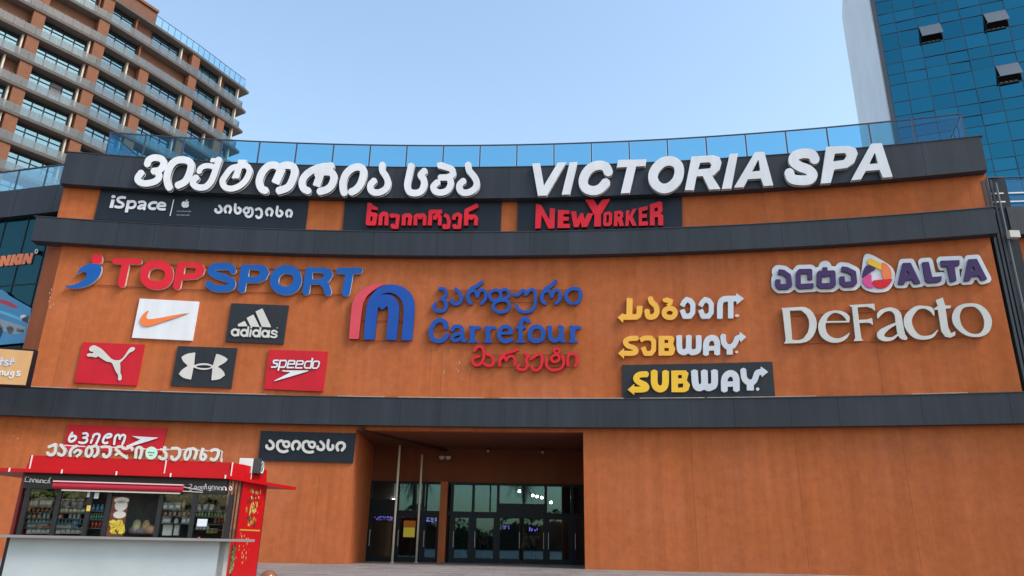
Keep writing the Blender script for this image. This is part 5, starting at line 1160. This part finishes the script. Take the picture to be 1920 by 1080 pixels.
# large printed banner
sg = Sign('banner', 'large bright blue printed banner leaning across the dark glass', WG, (30, 600), .1, cat='banner')
MBL = mat('banner_blue', (.025, .26, .50), rough=.4, col2=(.03, .17, .34), vscale=.5)
sg.glyph('U', ['p -300,40 0,112 30,118 65,145 80,165 290,285 240,600 0,622 -300,640'], .12, .2, MBL, M_DKFRAME, name='sheet', res=90)
for g, m in [('q 0,205 50,210 110,235 160,272 150,285 90,270 30,245 -20,235', mat('print_red', (.40, .03, .06))), ('p -40,290 100,335 180,370 280,390 275,410 180,395 60,350 -40,320', mat('print_sky', (.10, .42, .62))), ('p -40,370 60,400 240,460 225,510 140,525 50,500 -40,460', mat('print_grey', (.25, .30, .36))),
             ('p 190,350 225,342 240,355 205,375 185,400', mat('print_white', (.66, .66, .62))), ('p 200,385 270,350 255,425 205,400', mat('print_brown', (.10, .03, .02))), ('q 60,455 105,450 125,480 110,525 75,510', mat('print_rust', (.20, .09, .06))), ('q -30,420 15,445 25,500 0,560 -40,590', mat('print_navy', (.008, .03, .07))), ('p 155,470 225,480 215,510 150,500', mat('print_wine', (.12, .05, .06)))]:
    sg.glyph('U', [g], .201, .204, m, m, name='printed_shape', res=50)
# beige sign box standing on the lowest band at the far left
BX = Flat(azp(60, 690, 36.2), (1, .05))
sg = Sign('sign_box', 'beige sign box with pale script in a dark frame on the lowest band', BX, (20, 720), 0)
sg.board('-150,640 65.5,655.5 50,724 -150,716', .0, .28, M_DKFRAME, None, name='frame')
sg.board('-150,643 62,658.5 47,722 -150,714', .285, .32, mat('sign_beige', (.62, .34, .14), rough=.45, var=.06), None)
sb = dict(d0=.32, d1=.345, mf=mat('script_white', (.70, .68, .64)), ms=mat('script_edge', (.35, .3, .28)), res=40); sb2 = dict(sb, mf=mat('script_blue', (.50, .60, .78)))
for g in [['l 14 20,735 2,808', 'l 12 -15,765 38,768'], ['s 13 75,770 55,765 45,780 60,788 75,797 62,808 38,802'], ['l 12 110,742 92,808', 'l 10 85,775 135,775', 'l 9 128,745 120,770']]: sg.glyph('U', g, **sb2)
for g in [['s 13 -5,900 2,870 28,868 22,900'], ['s 13 48,865 42,895 62,898 78,862', 'l 12 80,862 72,902'], ['l 8 92,845 86,858'], ['sc 12 118,868 100,878 100,895 122,892', 's 12 128,865 118,915 95,925 82,915'], ['s 13 188,868 165,866 160,880 180,888 178,902 150,900']]: sg.glyph('U', g, **sb)

# ------------------------------------------------------------------ slate pier, downpipe and wing on the right
a0, a1 = th(1858, 420, -.1), th(1908, 441, -.1)
mb = MB(); mb.curved(a0, a1, Z3T - .1, Z1B - .2, -1.2, -.08, 4); mb.t = [.8] * len(mb.t); obj('pier', mb, M_SLATE, mall)
for x in (1872, 1880, 1888):
    a = th(x, 480, 0); mb = MB(); mb.curved(a - .05 / AR, a + .05 / AR, Z3T - .1, Z1B - .3, -.08, .03, 1); obj('pier_fin', mb, M_SLATE_SIDE, mall)
a = th(1897, 480, .12); mb = MB(); mb.bar(arc_pos(a, Z3T - .05, .12), arc_pos(a, 16.8, .12), .045, 8)
for z in (9, 11, 13, 15.6): mb.bar(arc_pos(a, z, -.1), arc_pos(a, z, .12), .03, 6)
obj('downpipe', mb, mat('pipe_grey', (.10, .11, .12), rough=.4), mall)
mb = MB(); q = arc_pos(th(1900, 440, .3), ARC.pt(1900, 440, .3)[1], .3); mb.box(q, (.22, .12, .16)); tag(recentre(obj('camera_box', mb, mat('box_pale', (.45, .43, .40)))), 'small pale box fixed beside the downpipe at the right edge', 'junction box')
RW0 = arc_pos(th(1890, 440, -.5), 0, -.5); RWp = Flat(RW0, (1, -.12))
rw = thing('side_wing', 'orange wing with a slate band and glass railing at the right edge', 'building', RW0 + Vector((6, 0, 0)))
def rbox(name, a0, a1, z0, z1, d0, d1, m, t=1):
    mb = MB(); mb.hexa([RWp.pos(a, z, d) for z in (z0, z1) for a, d in ((a0, d1), (a1, d1), (a1, d0), (a0, d0))], 0, t); return obj(name, mb, m, rw)
zt2, zb2 = RWp.pt(1905, 387, .5)[1], RWp.pt(1905, 439, .5)[1]
rbox('wall', .35, 14, 6.5, zb2 + .2, -4, 0, M_ORANGE); rbox('cladding_band', -.1, 14, zb2, zt2, -4, .5, M_SLATE, .95)
zr = RWp.pt(1895, 331, .4)[1]; rbox('handrail', -.6, 14, zr - .05, zr, .36, .44, M_BLKSTEEL)
for z in (RWp.pt(1895, 362, .4)[1], RWp.pt(1895, 378, .4)[1]): rbox('steel_rail', -.6, 14, z - .03, z + .03, .38, .42, M_TRIM)
for k in range(6): rbox('glass_panel', -.55 + k * 2.2, 1.55 + k * 2.2, zt2 + .05, zr - .06, .30, .31, M_BGLASS); rbox('post', -.63 + k * 2.2, -.57 + k * 2.2, zt2 - .3, zr - .05, .36, .44, M_BLKSTEEL)

# ------------------------------------------------------------------ lamps, the hall's contents
lp = gp(835, 858, 40.0); fl_ = thing('floodlight', 'twin round floodlights at the end of the diagonal beam', 'lamp', (lp.x, lp.y, lp.z))
for dx in (-.17, .17):
    mb = MB(); c = Vector((lp.x + dx, lp.y - .25, lp.z)); mb.bar(c + Vector((0, .22, .05)), c, .06, 12, 0, .15); obj('lamp_head', mb, mat('lamp_dark', (.12, .10, .09), rough=.4), fl_, True)
    mb = MB(); mb.bar(c + Vector((0, -.001, 0)), c + Vector((0, -.012, 0)), .135, 14); obj('lens', mb, mat('lamp_lens', (.35, .32, .28), rough=.2), fl_)
mb = MB(); mb.bar(lp + Vector((-.3, 0, .1)), lp + Vector((.3, 0, .1)), .03, 6); obj('bracket', mb, M_KBLK, fl_)
for x, y, lb in ((915, 850, 'small dark spotlight under the entrance soffit, left of two'), (1017, 848, 'small dark spotlight under the entrance soffit, right of two')):
    p = gp(x, y, 39.5); t = thing('spotlight', lb, 'lamp', (p.x, p.y, SOF))
    mb = MB(); mb.bar((p.x, p.y, SOF), (p.x, p.y, SOF - .18), .025, 6); obj('stem', mb, M_KBLK, t)
    mb = MB(); mb.bar((p.x, p.y + .08, SOF - .16), (p.x, p.y - .14, SOF - .26), .06, 10, 0, .085); obj('lamp_head', mb, M_KBLK, t)
    mb = MB(); mb.bar((p.x, p.y - .141, SOF - .2605), (p.x, p.y - .146, SOF - .263), .07, 10); obj('lens', mb, mat('lamp_lens', ()) if False else mat('lamp_lens', (.35, .32, .28)), t)
M_LAMP = mat('hall_lamp', (.9, .88, .8), emit=(1, .95, .85), estr=26)
for k, (x, y) in enumerate([(702, 922), (709, 923), (716, 923), (702, 937), (711, 937), (721, 937), (738, 937), (746, 936), (941, 908), (974, 921), (999, 929), (1007, 931), (1016, 933), (1033, 942)]):
    d = 46.5 + (k % 4) * 1.2; p = gp(x, y, d)
    t = thing('ceiling_lamp', 'small glowing lamp hanging in the dark lobby', 'lamp', (p.x, p.y, p.z), 'glowing lobby lamps')
    mb = MB(); mb.lathe(p, [(.03, -.07), (.075, -.04), (.08, 0), (.06, .05), (.02, .07)], 10); obj('bulb', mb, M_LAMP, t, True)
    mb = MB(); mb.bar(p + Vector((0, 0, .07)), (p.x, p.y, 5.2), .008, 4); obj('cord', mb, M_KBLK, t)
M_LED = mat('led_purple', (.1, .06, .5), emit=(.28, .22, 1), estr=1.3)
def led(x0, x1, y, lb, seed):
    r = random.Random(seed); p0, p1 = gp(x0, y, 43.0), gp(x1, y, 43.0); t = thing('led_sign', lb, 'sign', ((p0.x + p1.x) / 2, p0.y + .04, p0.z - .15))
    mb = MB(); mb.box(((p0.x + p1.x) / 2, p0.y + .06, p0.z), ((p1.x - p0.x) / 2 + .1, .03, .17)); obj('case', mb, M_KBLK, t)
    mb = MB(); x = p0.x
    while x < p1.x:
        for z in (-.09, -.045, 0, .045, .09):
            if r.random() < .5: mb.box((x, p0.y + .02, p0.z + z), (.016, .008, .016))
        x += .05 if r.random() < .85 else .12
    obj('lit_dots', mb, M_LED, t)
led(690, 738, 971, 'long purple lit dot sign inside, behind the left glass door', 1); led(797, 825, 974, 'short purple lit dot sign inside, left of the pilaster', 2)
led(945, 955, 988, 'tiny purple lit sign seen through the left sliding leaf', 3); led(993, 1008, 992, 'small blue lit screen seen through the right sliding leaf', 4)
p = gp(767, 998, 44.5); t = thing('poster', 'small lit yellow poster inside between the round posts', 'poster', (p.x, p.y, p.z - .3))
mb = MB(); mb.box((p.x, p.y, p.z), (.32, .02, .26)); obj('sheet', mb, mat('poster_lit', (.5, .4, .05), emit=(.6, .45, .05), estr=.5), t)
mb = MB(); mb.box((p.x, p.y + .03, p.z + .45), (.34, .02, .18)); obj('header', mb, mat('poster_amber', (.35, .12, .02), emit=(.4, .13, .02), estr=.4), t)
mb = MB(); mb.box((p.x - .25, p.y + .03, p.z - .7), (.02, .02, .6)); mb.box((p.x + .25, p.y + .03, p.z - .7), (.02, .02, .6)); obj('leg', mb, M_KBLK, t)
# leafy plant behind the glass
p = gp(868, 1040, 42.6); t = thing('potted_plant', 'tall leafy plant in a blue pot behind the door right of the pilaster', 'plant', (p.x, p.y, 0)); r = random.Random(9)
mb = MB(); mb.lathe((p.x, p.y, .006), [(.2, 0), (.28, .6), (.25, .6)], 14); obj('pot', mb, mat('pot_blue', (.05, .18, .30), rough=.4), t)
mb = MB(); mb.bar((p.x, p.y, .5), (p.x, p.y, 1.5), .03, 6); obj('stem', mb, mat('stem_brown', (.08, .05, .02)), t)
mb = MB()
for k in range(220):
    c = Vector((p.x + r.gauss(0, .2), p.y + r.gauss(0, .2), r.uniform(.8, 2.3))); q = r.uniform(.06, .14); an = r.uniform(0, 6.3); e = Vector((math.cos(an), math.sin(an), r.uniform(-.8, .3))).normalized() * q; f = e.orthogonal().normalized() * q * .35
    i = len(mb.v); mb.v += [tuple(c - e), tuple(c + f), tuple(c + e), tuple(c - f)]; mb.face(range(i, i + 4))
obj('leaves', mb, mat('plant_green', (.06, .12, .03), rough=.5), t)
# people in the lobby: one skinned body each, hair and clothing as children
def limb_chain(bm_pts, name, radii, edges, m, parent, sub=2):
    me = bpy.data.meshes.new(name); me.from_pydata([tuple(p) for p in bm_pts], edges, []); o = bpy.data.objects.new(name, me); COL.objects.link(o)
    sk = o.modifiers.new('skin', 'SKIN'); sv = me.skin_vertices[0].data if me.skin_vertices else None
    if sv is None:
        bpy.context.view_layer.update(); sv = me.skin_vertices[0].data
    for v, r in zip(sv, radii): v.radius = (r if isinstance(r, tuple) else (r, r))
    sv[0].use_root = True
    o.modifiers.new('sub', 'SUBSURF').levels = sub; o.modifiers['sub'].render_levels = sub
    dg = bpy.context.evaluated_depsgraph_get(); me2 = bpy.data.meshes.new_from_object(o.evaluated_get(dg)); bpy.data.objects.remove(o)
    me2.materials.clear(); me2.materials.append(m); me2.polygons.foreach_set('use_smooth', [True] * len(me2.polygons))
    o = bpy.data.objects.new(name, me2); COL.objects.link(o); WORLD[o.name] = Matrix.Identity(4)
    if parent is not None: o.parent = parent; o.matrix_parent_inverse = WORLD[parent.name].inverted()
    return o
def person(x, y, face, label, shirt, trousers, raised, h=1.72):
    s_ = h / 1.72; c, sn = math.cos(face), math.sin(face)
    def W(px_, py_, pz_): return (x + (px_ * c - py_ * sn) * s_, y + (px_ * sn + py_ * c) * s_, pz_ * s_ + .006)
    t = thing('person', label, 'person', (x, y, .004))
    skin = mat('skin_tone', (.42, .25, .18), rough=.6)
    P = [(0, 0, .95), (0, 0, 1.15), (0, .01, 1.38), (0, .01, 1.5), (0, -.01, 1.60), (0, -.01, 1.68)]; R = [.13, .12, (.15, .11), .055, .088, .075]; E = [(0, 1), (1, 2), (2, 3), (3, 4), (4, 5)]
    for sx in (-1, 1):
        b = len(P); P += [(.09 * sx, 0, .88), (.10 * sx, -.02 * sx, .48), (.10 * sx, .02, .09), (.11 * sx, -.13, .035)]; R += [.085, .058, .042, .035]; E += [(0, b), (b, b + 1), (b + 1, b + 2), (b + 2, b + 3)]
        b = len(P)
        if raised and sx > 0: A = [(.19, 0, 1.40), (.33, -.10, 1.25), (.30, -.22, 1.48)]; hd = (.0, -.03, .07)
        else: A = [(.19 * sx, 0, 1.40), (.24 * sx, .02, 1.12), (.25 * sx, -.08, .88)]; hd = (0, -.02, -.07)
        P += A; R += [.055, .042, .032]; E += [(2, b), (b, b + 1), (b + 1, b + 2)]
        w_ = Vector(A[2]); hv = Vector(hd).normalized(); pb = len(P); P.append(tuple(w_ + hv * .055)); R.append((.036, .02)); E.append((b + 2, pb))
        for k in range(4):
            o0 = Vector((.022 * (k - 1.5) * .9, 0, 0)); L = (.055, .065, .062, .045)[k]; q = len(P)
            P += [tuple(w_ + hv * .085 + o0), tuple(w_ + hv * (.085 + L) + o0 + Vector((0, -.015, 0)))]; R += [.0095, .008]; E += [(pb, q), (q, q + 1)]
        q = len(P); P.append(tuple(w_ + hv * .07 + Vector((-.04 * sx, -.02, 0)))); R.append(.010); E.append((pb, q))
    body = limb_chain([W(*p) for p in P], 'body', [tuple(k * s_ for k in r) if isinstance(r, tuple) else r * s_ for r in R], E, skin, t)
    P2 = [(0, 0, 1.02), (0, 0, 1.2), (0, .01, 1.40), (.19, 0, 1.40), (-.19, 0, 1.40)]; R2 = [.155, .145, (.175, .135), .075, .075]; E2 = [(0, 1), (1, 2), (2, 3), (2, 4)]
    if raised: P2 += [(.28, -.06, 1.31), (-.225, .01, 1.22)]
    else: P2 += [(.225, .01, 1.22), (-.225, .01, 1.22)]
    R2 += [.062, .062]; E2 += [(3, 5), (4, 6)]
    limb_chain([W(*p) for p in P2], 'shirt', [tuple(k * s_ for k in r) if isinstance(r, tuple) else r * s_ for r in R2], E2, shirt, t)
    P3 = [(0, 0, .98)]; R3 = [(.155, .13)]; E3 = []
    for sx in (-1, 1): b = len(P3); P3 += [(.09 * sx, 0, .86), (.10 * sx, -.02 * sx, .48), (.10 * sx, .02, .12)]; R3 += [.105, .078, .062]; E3 += [(0, b), (b, b + 1), (b + 1, b + 2)]
    limb_chain([W(*p) for p in P3], 'trousers', [tuple(k * s_ for k in r) if isinstance(r, tuple) else r * s_ for r in R3], E3, trousers, t)
    limb_chain([W(0, .02, 1.645), W(0, .015, 1.70), W(0, .05, 1.60)], 'hair', [.092 * s_, .085 * s_, .075 * s_], [(0, 1), (0, 2)], mat('hair_dark', (.02, .014, .01), rough=.7), t)
    mb = MB()
    for sx in (-.03, .03): mb.lathe(W(sx, -.095, 1.605), [(.004, -.008), (.011, 0), (.004, .008)], 8)
    mb.lathe(W(0, -.102, 1.57), [(.016, -.02), (.013, 0), (.006, .03)], 8); mb.lathe(W(0, -.094, 1.535), [(.02, -.004), (.022, 0), (.02, .004)], 8)
    obj('face', mb, mat('face_dark', (.14, .07, .05)), t)
dk = mat('cloth_dark', (.03, .03, .035), rough=.8)
p = gp(1001, 1030, 44.5); person(p.x, p.y, 0, 'person in a white shirt with one arm raised, behind the right sliding leaf', mat('cloth_white', (.62, .60, .54), rough=.8), dk, True)
p = gp(906, 1030, 45.5); person(p.x, p.y, .5, 'person in a green top behind the door left of the sliding leaves', mat('cloth_green', (.05, .14, .10), rough=.8), dk, False)
p = gp(986, 1030, 47.5); person(p.x, p.y, -.6, 'person in a tan top farther back between the sliding leaves', mat('cloth_tan', (.30, .19, .11), rough=.8), mat('cloth_brown', (.10, .06, .035), rough=.8), False, 1.66)

# ------------------------------------------------------------------ the far side of the plaza, behind the camera: what the entrance glass mirrors
r = random.Random(31); mb = MB()
for k in range(5200):
    x = r.uniform(-75, 75); top = 4.6 + 1.3 * math.sin(x * .31) + .9 * math.sin(x * .83 + 1); z = top * (1 - r.random() ** 1.7); q = r.uniform(.22, .5)
    c = Vector((x, -42 + r.uniform(-1.6, 1.6), z)); e = Vector((r.gauss(0, 1), r.gauss(0, 1), r.gauss(0, 1))).normalized(); f = e.orthogonal().normalized() * q * .6; e = e * q
    i = len(mb.v); mb.v += [tuple(c - e), tuple(c + f), tuple(c + e), tuple(c - f)]; mb.face(range(i, i + 4), k % 2)
for k in range(60):
    x0, x1 = -75 + k * 2.5, -72.5 + k * 2.5; h0, h1 = [3.4 + 1.0 * math.sin(x * .31) + .7 * math.sin(x * .83 + 1) for x in (x0, x1)]
    mb.hexa([(x0, -43.6, 0), (x1, -43.6, 0), (x1, -42.4, 0), (x0, -42.4, 0), (x0, -43.3, h0), (x1, -43.3, h1), (x1, -42.7, h1), (x0, -42.7, h0)], 1)
tag(obj('hedge', mb, [mat('hedge_green', (.035, .055, .018), rough=.8), mat('hedge_dark', (.018, .03, .012), rough=.8)]), 'dark hedge across the plaza mirrored in the entrance glass', 'hedge', kind='stuff')
for x, y, h, lb in ((-13, -26, 10.5, 'tall palm across the plaza, mirrored left of the pilaster'), (2.2, -28, 10, 'tall palm across the plaza, mirrored above the sliding doors')):
    t = thing('palm_tree', lb, 'palm', (x, y, 0)); mb = MB()
    for j in range(12): mb.bar((x + .05 * math.sin(j), y, h * j / 12), (x + .05 * math.sin(j + 1), y, h * (j + 1) / 12), .24 - .006 * j, 9, 0, .22 - .006 * j)
    obj('trunk', mb, mat('palm_trunk', (.09, .06, .04), rough=.9, var=.3, vscale=6), t); mb = MB()
    for j in range(46):
        an = r.uniform(0, 6.3); up = r.uniform(-.9, 1.0); L = r.uniform(2.0, 3.0); P = []
        for q in range(9):
            u_ = q / 8; P.append(Vector((x + math.cos(an) * L * u_ * .9, y + math.sin(an) * L * u_ * .9, h + up * L * u_ * .8 - 1.9 * u_ * u_)))
        sd_ = Vector((-math.sin(an), math.cos(an), 0))
        for q in range(1, 8):
            for sg_ in (-1, 1):
                for w_ in (0, .5):
                    b = P[q].lerp(P[q + 1], w_); tip = b + sd_ * sg_ * .55 * (1 - q / 11) + (P[q + 1] - P[q]) * .7 + Vector((0, 0, -.22))
                    i = len(mb.v); mb.v += [tuple(b), tuple(b + (P[q + 1] - P[q]) * .3), tuple(tip)]; mb.face((i, i + 1, i + 2))
    obj('crown', mb, mat('palm_leaf', (.04, .07, .02), rough=.6), t)
